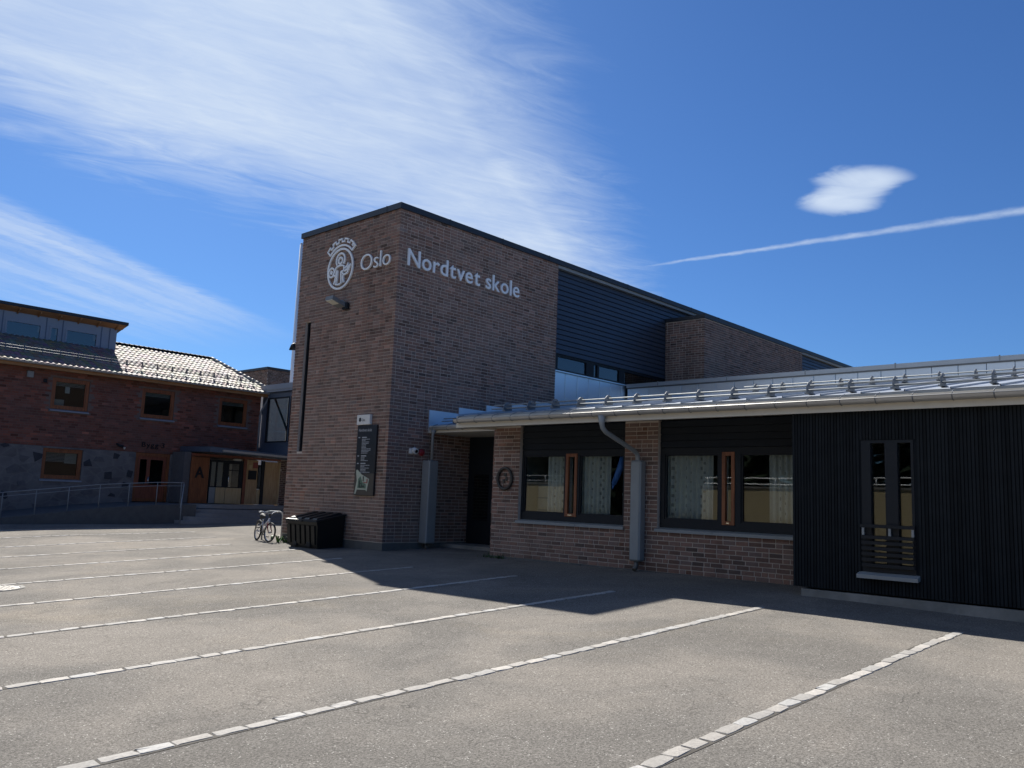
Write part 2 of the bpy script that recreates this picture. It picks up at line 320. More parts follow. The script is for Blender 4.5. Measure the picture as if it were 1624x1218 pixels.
# ------------------------------------------------------------------ mesh helpers
class MB:
    def __init__(s): s.v = []; s.f = []; s.c = []; s.col = None; s.smooth = set()
    def add(s, vs, fs, smooth=False):
        b = len(s.v); s.v += [tuple(p) for p in vs]; s.c += [s.col] * len(vs)
        for f in fs:
            if smooth: s.smooth.add(len(s.f))
            s.f.append(tuple(b + i for i in f))
        return s
    def box(s, x0, x1, y0, y1, z0, z1):
        return s.add([(x0,y0,z0),(x1,y0,z0),(x1,y1,z0),(x0,y1,z0),(x0,y0,z1),(x1,y0,z1),(x1,y1,z1),(x0,y1,z1)],
                     [(0,3,2,1),(4,5,6,7),(0,1,5,4),(1,2,6,5),(2,3,7,6),(3,0,4,7)])
    def hexa(s, pts):  # 8 points, bottom ring then top ring
        return s.add(pts, [(0,3,2,1),(4,5,6,7),(0,1,5,4),(1,2,6,5),(2,3,7,6),(3,0,4,7)])
    def bbox(s, x0, x1, y0, y1, z0, z1, r=.01):   # box with chamfered edges
        xs = [(x0+r, y0), (x1-r, y0), (x1, y0+r), (x1, y1-r), (x1-r, y1), (x0+r, y1), (x0, y1-r), (x0, y0+r)]
        cx, cy = (x0+x1)/2, (y0+y1)/2
        def ins(p): return (min(max(p[0], x0+r), x1-r), min(max(p[1], y0+r), y1-r))
        b = [ins(p)+(z0,) for p in xs] + [p+(z0+r,) for p in xs] + [p+(z1-r,) for p in xs] + [ins(p)+(z1,) for p in xs]
        fs = []
        for k in range(3):
            for i in range(8): j = (i+1) % 8; fs.append((k*8+i, k*8+j, k*8+8+j, k*8+8+i))
        fs.append(tuple(range(7, -1, -1))); fs.append(tuple(range(24, 32)))
        return s.add(b, fs)
    def prism(s, poly, f0, f1):   # poly points -> f0(p), f1(p) give the two ends
        n = len(poly); vs = [f0(p) for p in poly] + [f1(p) for p in poly]
        return s.add(vs, [tuple(range(n)), tuple(range(2*n-1, n-1, -1))] + [(i, (i+1) % n + 0, n+(i+1) % n, n+i) for i in range(n)])
    def tube(s, pts, r, n=8, caps=True, closed=False):
        pts = [Vector(p) for p in pts]; rr = r if isinstance(r, (list, tuple)) else [r]*len(pts)
        base = len(s.v); m = len(pts); prev = None
        for i, p in enumerate(pts):
            if closed: d = pts[(i+1) % m] - pts[i-1]
            else: d = pts[min(i+1, m-1)] - pts[max(i-1, 0)]
            d.normalize()
            if prev is None:
                a = Vector((0,0,1)) if abs(d.z) < .9 else Vector((1,0,0)); prev = d.cross(a).normalized()
            e1 = (prev - d*prev.dot(d)).normalized(); e2 = d.cross(e1); prev = e1
            for k in range(n):
                t = 2*math.pi*k/n; s.v.append(tuple(p + (e1*math.cos(t)+e2*math.sin(t))*rr[i])); s.c.append(s.col)
        for i in range(m if closed else m-1):
            j = (i+1) % m
            for k in range(n):
                l = (k+1) % n; s.smooth.add(len(s.f)); s.f.append((base+i*n+k, base+i*n+l, base+j*n+l, base+j*n+k))
        if caps and not closed:
            s.f.append(tuple(base+k for k in range(n-1, -1, -1))); s.f.append(tuple(base+(m-1)*n+k for k in range(n)))
        return s
    def panel(s, pl, const, a0, a1, z0, z1, holes=(), d=.1):
        """slab facing -X ('X', a=Y) or -Y ('Y', a=X) with rectangular holes and their reveals"""
        P = (lambda a, z, q: (const+q, a, z)) if pl == 'X' else (lambda a, z, q: (a, const+q, z))
        A = sorted({a0, a1, *[h[0] for h in holes], *[h[1] for h in holes]}); A = [a for a in A if a0 <= a <= a1]
        Z = sorted({z0, z1, *[h[2] for h in holes], *[h[3] for h in holes]}); Z = [z for z in Z if z0 <= z <= z1]
        def solid(i, j):
            if i < 0 or j < 0 or i >= len(A)-1 or j >= len(Z)-1: return False
            a, z = (A[i]+A[i+1])/2, (Z[j]+Z[j+1])/2
            return not any(h[0] < a < h[1] and h[2] < z < h[3] for h in holes)
        for i in range(len(A)-1):
            for j in range(len(Z)-1):
                if not solid(i, j): continue
                p, q, u, v = A[i], A[i+1], Z[j], Z[j+1]
                s.add([P(p,u,0), P(q,u,0), P(q,v,0), P(p,v,0)], [(0,1,2,3)]); s.add([P(p,u,d), P(q,u,d), P(q,v,d), P(p,v,d)], [(3,2,1,0)])
                if not solid(i-1, j): s.add([P(p,u,0), P(p,v,0), P(p,v,d), P(p,u,d)], [(0,1,2,3)])
                if not solid(i+1, j): s.add([P(q,u,0), P(q,v,0), P(q,v,d), P(q,u,d)], [(3,2,1,0)])
                if not solid(i, j-1): s.add([P(p,u,0), P(q,u,0), P(q,u,d), P(p,u,d)], [(3,2,1,0)])
                if not solid(i, j+1): s.add([P(p,v,0), P(q,v,0), P(q,v,d), P(p,v,d)], [(0,1,2,3)])
        return s
    def frame(s, pl, const, a0, a1, z0, z1, w, d):   # rectangular frame, thickness d inward
        return s.panel(pl, const, a0, a1, z0, z1, [(a0+w, a1-w, z0+w, z1-w)], d)
    def mesh(s, name, m):
        me = bpy.data.meshes.new(name); me.from_pydata(s.v, [], s.f); me.update()
        if s.smooth: me.polygons.foreach_set('use_smooth', [i in s.smooth for i in range(len(s.f))])
        if any(c is not None for c in s.c):
            a = me.color_attributes.new('tint', 'FLOAT_COLOR', 'POINT')
            a.data.foreach_set('color', [x for c in s.c for x in ((*c, 1) if c is not None else (.2, .2, .2, 1))])
        me.materials.append(MATS[m]); return me
    def build(s, name, m, parent=None, label=None, kind=None):
        return link(name, s.mesh(name, m), parent, label, kind)

def link(name, me, parent=None, label=None, kind=None):
    o = bpy.data.objects.new(name, me); COL.objects.link(o)
    if parent is not None: setpar(o, parent)
    if label: o['label'] = label
    if kind: o['kind'] = kind
    return o
def setpar(o, p):
    o.parent = p
    if p.type == 'EMPTY': o.matrix_parent_inverse = p.matrix_basis.inverted()
def thing(name, label, cat, loc=(0, 0, 0), group=None):
    o = bpy.data.objects.new(name, None); COL.objects.link(o); o.location = loc; o.empty_display_size = .2
    o['label'] = label; o['category'] = cat
    if group: o['group'] = group
    return o
def tag(o, label, cat, group=None):
    o['label'] = label; o['category'] = cat
    if group: o['group'] = group
    return o

# ------------------------------------------------------------------ ground
def sm(x, a, b):
    t = min(max((x-a)/(b-a), 0), 1); return t*t*(3-2*t)
def GZ(x, y):
    z = .04*min(max(x, -30), 16) - .007*min(max(y, -12), 36)
    z += .17*sm(y, 20, 30)*min(max((14-x)/5, 0), 1)*sm(x, -14, 2)
    z -= .075*sm(x, 9, 12.5)*(1-sm(y, 1.5, 6.0))
    return z
def ground():
    def axis(lo, hi, step):
        a = [-900, -500, -250, -120, -70, -45]
        x = lo
        while x < hi + 1e-6: a.append(round(x, 3)); x += step
        return sorted(set(a + [70, 110, 180, 300, 550, 1000]))
    X = axis(-32, 52, .7); Y = axis(-20, 52, .7)
    v = [(x, y, GZ(x, y)) for y in Y for x in X]; n = len(X)
    f = [(j*n+i, j*n+i+1, (j+1)*n+i+1, (j+1)*n+i) for j in range(len(Y)-1) for i in range(n-1)]
    mb = MB(); mb.add(v, f, smooth=True)
    o = mb.build('ground', 'asphalt', kind='structure'); return o
GROUND = ground()

def setts():
    lines = [(2.94, 10.66), (5.36, 10.74), (7.75, 10.82), (10.15, 11.05), (12.54, 10.95), (14.95, 10.9), (17.44, 11.45), (19.94, 11.3), (22.4, 12.2), (24.8, 12.8), (27.2, 13.3)]
    def mk(L, wd, col, r):
        mb = MB(); mb.col = col; h = .007; e = .010
        def j(a): return r.uniform(-a, a)
        # an irregular eight-cornered outline
        e = r.uniform(.004, .018)
        o = [(-L/2+j(.014), -wd/2+e+j(.010)), (-L/2+e+j(.01), -wd/2+j(.008)), (j(.03), -wd/2+j(.008)), (L/2-e+j(.01), -wd/2+j(.01)), (L/2+j(.012), -wd/2+e+j(.006)),
             (L/2+j(.012), wd/2-e+j(.006)), (L/2-e+j(.01), wd/2+j(.008)), (j(.03), wd/2+j(.008)), (-L/2+e+j(.01), wd/2+j(.01)), (-L/2+j(.012), wd/2-e+j(.006))]
        n = len(o)
        v = [(x, y, -.03) for x, y in o] + [(x, y, h-.006) for x, y in o] + [(x*.955, y*.90, h+j(.002)) for x, y in o] + [(0, 0, h+.002)]
        f = []
        for k in range(2):
            for i in range(n): f.append((k*n+i, k*n+(i+1) % n, (k+1)*n+(i+1) % n, (k+1)*n+i))
        for i in range(n): f.append((2*n+i, 2*n+(i+1) % n, 3*n))
        mb.add(v, f); return mb
    r = random.Random(3)
    variants = []
    for k in range(16):
        b = r.uniform(.28, .42); w_ = r.uniform(-.03, .03); col = (b*(1.03+w_), b*.985, b*(.915-w_))
        L = r.choice([.20, .21, .215, .22, .225, .235, .25]); variants.append((L, mk(L, r.uniform(.102, .128), col, r)))
    meshes = [vb.mesh('sett', 'granite') for L, vb in variants]
    allp = []
    dirt = MB()
    for yl, xe in lines:
        x = -1.6 + r.uniform(0, .2)
        while x < xe:
            k = r.randrange(16); L = variants[k][0]
            allp.append((x+L/2, yl + r.uniform(-.010, .010) + .012*math.sin(x*.9+yl), k, r.uniform(-.05, .05)))
            x += L + r.uniform(.008, .020)
        xs = [-1.7 + i*.5 for i in range(int((xe+1.75)/.5)+1)] + [xe+.03]
        for a, b in zip(xs[:-1], xs[1:]):
            w0 = .054 + r.uniform(0, .010)
            dirt.add([(a, yl-w0, GZ(a, yl-w0)+.003), (b, yl-w0, GZ(b, yl-w0)+.003), (b, yl+w0, GZ(b, yl+w0)+.003), (a, yl+w0, GZ(a, yl+w0)+.003)], [(0,1,2,3)])
    dirt.build('joint_bed', 'joint_dirt', GROUND)
    cp = Vector((0, 0, CAMH))
    def vis(p):
        d = Vector((p[0], p[1], 0)); fz = d.dot(_fw); rx = d.dot(_right)
        return fz > 1 and abs(rx/fz) < .64
    allp.sort(key=lambda p: (not vis(p), p[0]**2+p[1]**2))
    stuff = MB()
    for i, (x, y, k, a) in enumerate(allp):
        z = GZ(x, y)
        if i < 300:
            o = link('sett', meshes[k], GROUND); o.location = (x, y, z); o.rotation_euler = (0, -math.atan(.04), a)
        else:
            ca, sa = math.cos(a), math.sin(a); vb = variants[k][1]
            stuff.col = vb.c[0]
            stuff.add([(x+p[0]*ca-p[1]*sa, y+p[0]*sa+p[1]*ca, z+p[2]+p[0]*.04) for p in vb.v], vb.f)
    stuff.build('setts', 'granite', GROUND, kind='stuff')
setts()
def manhole():
    x, y = 4.42, 14.52; t = thing('manhole_cover', 'round worn iron manhole cover in the asphalt at the left edge', 'manhole cover', (x, y, GZ(x, y)))
    z = GZ(x, y); mb = MB(); n = 32
    def ring(r, zz): return [(x+r*math.cos(2*math.pi*i/n), y+r*math.sin(2*math.pi*i/n), zz + .04*r*math.cos(2*math.pi*i/n)) for i in range(n)]
    mb.add(ring(.40, z+.005)+ring(.39, z+.014)+ring(.335, z+.014)+ring(.33, z+.006), [(k*n+i, k*n+(i+1) % n, (k+1)*n+(i+1) % n, (k+1)*n+i) for k in range(3) for i in range(n)])
    mb.build('rim', 'concrete', t)
    mb = MB(); mb.add(ring(.325, z+.008), [tuple(range(n))])
    for i in range(-5, 6):
        for j in range(-5, 6):
            a, b = i*.055, j*.055
            if a*a+b*b < .28**2: mb.box(x+a-.018, x+a+.018, y+b-.012, y+b+.012, z+.007+.04*a, z+.013+.04*a)
    mb.build('lid', 'iron', t)
manhole()

# ------------------------------------------------------------------ brick laying
CH, BH = .081, .066          # course and brick height
def lay(pl, a0, a1, z0, z1, holes, r, starts=(0, 0), ends=(0, 0)):
    """courses of stretchers with stray headers; yields (a_start, a_end, z_bottom)"""
    out = []; n = int(round((z1-z0)/CH))
    for c in range(n):
        z = z0 + c*CH
        segs = [(a0+starts[c % 2], a1-ends[c % 2])]
        for h in holes:
            if h[2] < z+BH-.005 and h[3] > z+.005:
                ns = []
                for p, q in segs:
                    if h[1] <= p or h[0] >= q: ns.append((p, q)); continue
                    if h[0]-p > .03: ns.append((p, h[0]-.004))
                    if q-h[1] > .03: ns.append((h[1]+.004, q))
                segs = ns
        for p, q in segs:
            a = p; first = True
            while a < q-.03:
                L = .105 if r.random() < .20 else .222
                if first and c % 2 and not any(starts): L = .105 if r.random() < .75 else .165
                first = False
                e = min(a+L, q)
                if q-e < .05: e = q
                out.append((a, e, z)); a = e + .020
    return out
def brick_colour(r, base=(.225, .142, .116)):
    k = r.gauss(1, .15)
    u = r.random()
    if u < .12: k *= .62
    elif u > .93: k *= 1.3
    w = r.gauss(0, .07)
    return (max(base[0]*k*(1+w), .02), max(base[1]*k, .02), max(base[2]*k*(1-w*.6), .02))
BRICKM = {}
def brick_mesh(pl, L):
    key = (pl, round(L, 3))
    if key not in BRICKM:
        lst = []
        for k in range(14):
            mb = MB(); mb.col = brick_colour(rng); j = lambda: rng.uniform(-.0025, .0025)
            h, l, d = BH/2, L/2, .102
            if pl == 'X': pts = [(j(), -l, -h), (d, -l, -h), (d, l, -h), (j(), l, -h), (j(), -l, h), (d, -l, h), (d, l, h), (j(), l, h)]
            else: pts = [(-l, j(), -h), (l, j(), -h), (l, d, -h), (-l, d, -h), (-l, j(), h), (l, j(), h), (l, d, h), (-l, d, h)]
            mb.hexa(pts); lst.append(mb.mesh('brick', 'brick'))
        BRICKM[key] = lst
    return BRICKM[key]
def put_bricks(walls, parent, r, single=300, material='brick', base=(.225, .142, .116), stuffname='bricks'):
    """walls: list of (plane, const, list of bricks). the nearest become parts of their own"""
    items = []
    for pl, cst, lst in walls:
        for (a, b, z) in lst:
            p = (cst, (a+b)/2, z+BH/2) if pl == 'X' else ((a+b)/2, cst, z+BH/2)
            std = abs(b-a-.222) < .002 or abs(b-a-.105) < .002
            items.append(((not std), (Vector(p)-Vector((0, 0, CAMH))).length, pl, p, b-a))
    items.sort(key=lambda q: (q[0], q[1]))
    st = MB()
    for i, (ns, d, pl, p, L) in enumerate(items):
        if i < single and not ns:
            o = link('brick', r.choice(brick_mesh(pl, L)), parent); o.location = p
        else:
            st.col = brick_colour(r, base); h, l, dd = BH/2, L/2, .102; q = r.uniform(-.0025, .0025)
            if pl == 'X': st.box(p[0]+q, p[0]+dd, p[1]-l, p[1]+l, p[2]-h, p[2]+h)
            else: st.box(p[0]-l, p[0]+l, p[1]+q, p[1]+dd, p[2]-h, p[2]+h)
    st.build(stuffname, material, parent, kind='stuff')

# ------------------------------------------------------------------ school hall with its tower
X0, Y0, XT, YT, ZT = 12.78, 15.75, 18.87, 19.96, 8.68
YR = 15.87
def hall():
    t = thing('school_hall', 'tall brown brick tower block with a dark clad upper storey running back from it', 'building', (X0+3, Y0+2, GZ(X0, Y0)))
    r = random.Random(11); zb = .60
    slit = (19.29, 19.54, 2.75, 6.26)
    core = MB(); e = .009
    core.panel('X', X0+e, Y0+e, YT-e, zb-.02, ZT, [slit], .28)
    core.panel('Y', Y0+e, X0+.28+e, XT-e, zb-.02, ZT, [], .28)
    w = core.build('tower_wall', 'mortar', t)
    rear = MB(); rear.box(X0+.30, XT-.01, YT-.28, YT-e, zb, ZT); rear.build('rear_wall', 'plain_brick', t)
    rear = MB(); rear.box(XT-.29, XT-e, Y0+.30, YT-.29, zb, ZT); rear.build('end_wall', 'plain_brick', t)
    left = lay('X', Y0, YT, zb, ZT, [slit], r, starts=(0, .120), ends=(0, 0))
    right = lay('Y', X0, XT, zb, ZT, [], r, starts=(.120, 0))
    put_bricks([('X', X0, left), ('Y', Y0, right)], w, r, 300)
    pb = MB(); pb.box(X0+.012, XT, Y0+.012, YT-.01, GZ(X0, Y0)-.3, zb-.012); pb.build('plinth', 'dark_concrete', t)
    # slit window
    s = MB(); s.frame('X', X0+.075, slit[0]+.002, slit[1]-.002, slit[2]+.002, slit[3]-.002, .05, .08); sw = s.build('slit_window', 'dark_frame', t)
    s = MB(); s.box(X0+.12, X0+.13, slit[0]+.05, slit[1]-.05, 4.62, slit[3]-.05); s.build('pane', 'sky_glass', sw)
    s = MB(); s.box(X0+.11, X0+.16, slit[0]+.05, slit[1]-.05, slit[2]+.05, 4.60); s.build('dark_panel', 'dark_frame', sw)
    s = MB(); s.box(X0+.27, X0+.275, slit[0]-.1, slit[1]+.1, slit[2]-.1, slit[3]+.1); s.build('dark_lining', 'inner_dark', sw)
    # roof edge: folded sheet cap all along
    c = MB(); c.box(X0-.045, 44.0, Y0-.045, Y0+.25, ZT+.004, ZT+.15); c.box(X0-.045, X0+.25, Y0+.25, YT+.04, ZT+.004, ZT+.15)
    c.box(X0+.25, 44, Y0+.25, YT+.04, ZT+.01, ZT+.10)
    cap = c.build('roof_edge', 'black_cap', t)
    for k in range(9):   # sheet joints in the cap
        j = MB(); x = X0+1.6+k*2.0; j.box(x, x+.03, Y0-.052, Y0+.1, ZT+.0, ZT+.158); j.build('cap_joint', 'black_cap', cap)
    for y in (Y0+.5, Y0+2.5):
        j = MB(); j.box(X0-.052, X0+.1, y, y+.03, ZT+.0, ZT+.158); j.build('cap_joint', 'black_cap', cap)
    # pale strip under the roof edge along the clad wall
    for xa, xb in ((XT+.005, 24.8), (32.8, 44)):
        s = MB(); s.box(xa, xb, Y0+.01, YR+.02, ZT-.085, ZT); s.build('eave_strip', 'pipe_grey', t)
    s = MB(); s.box(24.8, 32.8, Y0+.01, YR+.02, ZT-.085, ZT); s.build('eave_strip', 'pipe_grey', t)
    # clad upper storey: horizontal boards
    s = MB(); s.box(XT-.1, 44, YR+.036, YR+.10, 6.00, ZT-.02); bk = s.build('cladding', 'slat_back', t)
    n = 17; h = (ZT-.09-6.05)/n
    bm_ = MB(); bm_.hexa([(XT+.003, 0, 0), (44, 0, 0), (44, .045, 0), (XT+.003, .045, 0), (XT+.003, .022, h-.020), (44, .022, h-.020), (44, .045, h-.020), (XT+.003, .045, h-.020)])
    me = bm_.mesh('board', 'clad_board')
    for i in range(n):
        o = link('board', me, bk); o.location = (0, YR-.012, 6.05+i*h)
    # ribbon windows under the boards
    wins = [(18.95, 19.06), (19.13, 20.56), (20.90, 21.12), (21.18, 22.30), (22.55, 24.8)]
    holes = [(a+.02, b-.02, 5.60, 5.97) for a, b in wins]
    s = MB(); s.panel('Y', YR+.03, XT+.003, 24.9, 5.545, 6.04, holes, .09); rb = s.build('ribbon_window', 'dark_frame', t)
    for a, b, z0, z1 in holes:
        s = MB(); s.box(a, b, YR+.07, YR+.08, z0, z1); s.build('pane', 'sky_glass', rb)
    s = MB(); s.box(XT, 24.9, YR+1.2, YR+1.25, 5.3, 6.2); s.box(XT, 24.9, YR+.13, YR+1.2, 5.2, 5.3); s.build('room_lining', 'inner_dark', rb)
    # zinc upstand under the windows
    zw = MB(); zw.box(XT-.05, 22.66, YR+.05, YR+.12, 4.2, 5.50); zp = zw.build('zinc_wall', 'slat_back', t)
    seams = [XT+.005, 19.49, 20.07, 20.63, 21.21, 21.78, 22.36, 22.615]
    for a, b in zip(seams[:-1], seams[1:]):
        s = MB(); s.bbox(a+.009, b-.009, YR+.005, YR+.05, 4.35, 5.495, .006); s.build('zinc_panel', 'zinc_wall', zp)
    s = MB(); s.box(XT+.005, 22.6, YR-.05, YR+.12, 5.502, 5.538); s.build('zinc_cap', 'zinc_wall', zp)
    # projecting brick box farther along, with a roof of its own
    bx0, bx1, by0, zb2, zt2 = 24.92, 32.67, 14.33, 4.60, 8.02
    core = MB(); core.panel('Y', by0+e, bx0+e, bx1-e, zb2, zt2, [], .28); core.box(bx0+e, bx0+.28, by0+.28+e, YR-.02, zb2, zt2); core.box(bx1-.28, bx1-e, by0+.28+e, YR-.02, zb2, zt2)
    w2 = core.build('box_wall', 'mortar', t)
    b1 = lay('Y', bx0, bx1, zb2, zt2, [], r, starts=(.12, 0)); b2 = lay('X', by0, YR-.02, zb2, zt2, [], r, starts=(0, .12))
    put_bricks([('Y', by0, b1), ('X', bx0, b2)], w2, r, 0)
    s = MB(); s.box(bx0-.04, bx1+.04, by0-.04, YR-.02, zt2+.003, zt2+.125); s.build('box_cap', 'black_cap', w2)
    # closing volume behind
    s = MB(); s.box(XT+.2, 44, YR+1.3, YT+.02, 4.2, ZT-.06); s.box(XT+.2, 44, YR+1.3, YT+.02, .5, 4.2); s.build('rear_wall', 'dark_board', t)
    # stepped flashing where the wing roof meets the tower
    for k in range(5):
        x = 14.02+k*1.005; zt = 3.83+k*.165; x1 = min(x+1.02, XT)
        s = MB(); s.box(x, x1, Y0-.03-.004*(k % 2), Y0+.02, 3.25+k*.165, zt); s.build('flashing', 'zinc_wall', t)
    return t
HALL = hall()

# ------------------------------------------------------------------ low classroom wing
XB, XS, XE, YV = 13.52, 12.45, 12.25, 12.93
def RZ(x): return 3.42+.165*(x-12.40)
def wing():
    t = thing('classroom_wing', 'low brick classroom wing with zinc roof, dark windows and black slat bay', 'building', (14.5, 7, GZ(13, 7)))
    r = random.Random(23); zb = .50; e = .009
    w1 = (9.48, 12.20, 1.27, 3.30); w2 = (5.30, 8.73, 1.27, 3.30)
    core = MB(); core.panel('X', XB+e, 5.2, 12.98-e, zb-.05, 3.28, [w1, w2], .26)
    core.box(XB+.26, 15.5, 12.70, 12.98-e, zb-.05, 3.28)
    wl = core.build('brick_wall', 'mortar', t)
    b = lay('X', 5.45, 12.98, zb, 3.26, [w1, w2], r, ends=(0, 0))
    put_bricks([('X', XB, b)], wl, r, 300)
    p = MB()
    for k in range(9):
        y0 = 5.3+k*.86; y1 = y0+.85
        if y0 > 12.9: break
        y1 = min(y1, 12.99); p.hexa([(XB-.05, y0, 0), (XB+.1, y0, 0), (XB+.1, y1, 0), (XB-.05, y1, 0), (XB-.03, y0, zb-.005), (XB+.1, y0, zb-.005), (XB+.1, y1, zb-.005), (XB-.03, y1, zb-.005)])
    p.build('footing', 'dark_concrete', t)
    # windows
    def window(y0, y1, vent, panes, sillend):
        zs, zh = 1.30, 2.76; xf = XB+.085
        hol = [(a, c, 1.45, 2.65) for a, c in panes] + [(vent[0], vent[1], 1.40, 2.68)]
        m = MB(); m.panel('X', xf, y0+.003, y1-.003, zs, zh, hol, .09); fr = m.build('window', 'dark_frame', t)
        for a, c in panes:
            m = MB(); m.frame('X', xf+.02, a, c, 1.45, 2.65, .03, .05); m.build('sash', 'dark_frame', fr)
            m = MB(); m.box(xf+.045, xf+.055, a+.03, c-.03, 1.48, 2.62); m.build('pane', 'window_glass', fr)
        m = MB(); m.frame('X', xf-.012, vent[0]+.003, vent[1]-.003, 1.403, 2.677, .065, .06); v = m.build('vent_sash', 'orange_wood', fr)
        m = MB(); m.box(xf+.03, xf+.038, vent[0]+.065, vent[1]-.065, 1.46, 2.62); m.build('vent_pane', 'window_glass', fr)
        m = MB(); m.box(xf-.03, xf-.012, vent[0]+.10, vent[1]-.10, 1.425, 1.445); m.build('vent_handle', 'chrome', fr)
        # boarded panel over the window
        m = MB(); m.box(xf+.03, xf+.09, y0+.003, y1-.003, zh+.004, 3.28); pn = m.build('head_panel', 'dark_board', t)
        for i in range(4):
            m = MB(); m.box(xf-.005, xf+.03, y0+.003, y1-.003, zh+.012+i*.125, zh+.012+i*.125+.117); m.build('board', 'dark_board', pn)
        # sill sheet in two lengths
        ys = [y0-.03, y0+(y1-y0)*.42, y1+.03] if sillend else [y0-.3, y0+(y1-y0)*.66, y1+.03]
        for a, c in zip(ys[:-1], ys[1:]):
            m = MB(); m.hexa([(XB-.055, a+.003, 1.215), (XB+.08, a+.003, 1.235), (XB+.08, c-.003, 1.235), (XB-.055, c-.003, 1.215),
                              (XB-.055, a+.003, 1.268), (XB+.085, a+.003, 1.297), (XB+.085, c-.003, 1.297), (XB-.055, c-.003, 1.268)]); m.build('sill', 'pipe_grey', t)
    window(9.48, 12.20, (10.69, 10.99), [(11.02, 12.14), (9.55, 10.64)], True)
    window(5.30, 8.73, (7.20, 7.45), [(7.52, 8.63), (6.00, 7.09)], False)
    # slat bay
    op = (3.88, 4.60, .885, 2.74); zs0 = .585
    m = MB(); m.panel('X', XS+.016, -7, 5.63, zs0, 3.30, [op], .174); m.box(XS+.19, XB+.2, 5.45, 5.62, zs0, 3.3); sb = m.build('slat_wall', 'slat_back', t)
    def slat(z0, z1):
        q = MB(); q.hexa([(-.002, -.017, z0), (.0155, -.017, z0), (.0155, .017, z0), (-.002, .017, z0), (-.002, -.017, z1), (.0155, -.017, z1), (.0155, .017, z1), (-.002, .017, z1)]); return q.mesh('slat', 'slat_stain')
    full, lo, hi = slat(zs0, 3.17), slat(zs0, op[2]-.09), slat(op[3]+.01, 3.17)
    y = 5.61; far = MB()
    while y > -7:
        inside = op[0]-.03 < y < op[1]+.03
        if y > 1.3:
            for me in ((lo, hi) if inside else (full,)):
                o = link('slat', me, sb); o.location = (XS+r.uniform(-.002, .002), y, 0)
        else: far.box(XS, XS+.0155, y-.017, y+.017, zs0, 3.17)
        y -= .046
    far.build('slats', 'slat_stain', sb, kind='stuff')
    # tall window in the slats with a barred guard
    m = MB(); mid = 4.185
    m.panel('X', XS+.010, op[0]+.002, op[1]-.002, op[2], op[3], [(3.92, 4.10, .95, 2.70), (4.27, 4.47, .95, 2.70)], .10); tw = m.build('tall_window', 'dark_frame', t)
    for a, c in ((3.92, 4.10), (4.27, 4.47)):
        m = MB(); m.box(XS+.07, XS+.08, a, c, .95, 2.70); m.build('pane', 'window_glass', tw)
    for k in range(6):
        z = .955+k*.078; m = MB(); m.box(XS-.052, XS-.028, op[0]+.005, op[1]-.005, z, z+.046); m.build('guard_bar', 'dark_frame', tw)
    m = MB(); m.box(XS-.058, XS-.022, op[0]-.01, op[1]+.01, 1.50, 1.545); m.build('guard_rail', 'dark_frame', tw)
    for y in (op[0]+.02, mid+.02, op[1]-.03):
        m = MB(); m.box(XS-.05, XS-.03, y-.016, y+.016, 1.395, 1.498); m.build('guard_post', 'galvanised', tw)
        m = MB(); m.box(XS-.048, XS+.02, y-.012, y+.012, 1.40, 1.43); m.build('guard_bracket', 'dark_galvanised', tw)
    m = MB(); m.hexa([(XS-.11, op[0]-.05, .795), (XS+.02, op[0]-.05, .81), (XS+.02, op[1]+.05, .81), (XS-.11, op[1]+.05, .795), (XS-.11, op[0]-.05, .845), (XS+.02, op[0]-.05, .882), (XS+.02, op[1]+.05, .882), (XS-.11, op[1]+.05, .845)]); m.build('tall_sill', 'pipe_grey', t)
    # concrete base under the slats
    m = MB(); m.hexa([(XS-.035, -7, 0), (XS+.3, -7, 0), (XS+.3, 5.5, 0), (XS-.035, 5.5, 0), (XS-.015, -7, zs0-.025), (XS+.3, -7, zs0-.025), (XS+.3, 5.5, zs0-.025), (XS-.015, 5.5, zs0-.025)]); m.build('plinth', 'concrete', t)
    # rooms
    m = MB(); m.box(19.0, 19.1, -7, 12.6, .5, 3.3); m.box(XB+.3, 19, 5.05, 5.15, .5, 3.2); m.box(XB+.3, 19.0, 9.05, 9.10, .5, 3.2); m.box(XB+.3, 19.0, 12.6, 12.68, .5, 3.2); m.build('room_wall', 'inner_wall', t)
    m = MB(); m.box(XB+.3, 19, -7, 12.6, .48, .52); m.build('room_floor', 'inner_floor', t)
    m = MB(); m.box(XB+.27, 19, -7, 12.6, 3.05, 3.12); m.build('room_ceiling', 'inner_wall', t)
    # soffit, fascia
    m = MB(); m.hexa([(XE+.10, -7, 3.16), (XB+.02, -7, 3.285), (XB+.02, YV, 3.285), (XE+.10, YV, 3.16), (XE+.10, -7, 3.19), (XB+.02, -7, 3.315), (XB+.02, YV, 3.315), (XE+.10, YV, 3.19)]); m.build('soffit', 'fascia_paint', t)
    m = MB(); m.box(XE+.075, XE+.098, -7, YV, 3.155, 3.37); m.build('fascia', 'fascia_paint', t)
    m = MB(); m.hexa([(XE+.075, YV+.003, 3.155), (15, YV+.003, 3.28), (15, YV+.025, 3.28), (XE+.075, YV+.025, 3.155), (XE+.075, YV+.003, 3.40), (15, YV+.003, RZ(15)-.02), (15, YV+.025, RZ(15)-.02), (XE+.075, YV+.025, 3.40)]); m.build('verge_board', 'fascia_paint', t)
    # roof: drip edge and standing seam panels
    x0, x1 = 12.36, 22.62
    m = MB(); m.hexa([(x0, -7, 3.30), (x0+.03, -7, 3.30), (x0+.03, YV+.03, 3.30), (x0, YV+.03, 3.30), (x0+.02, -7, RZ(x0)), (x0+.05, -7, RZ(x0)), (x0+.05, YV+.03, RZ(x0)), (x0+.02, YV+.03, RZ(x0))]); m.build('drip_edge', 'galvanised', t)
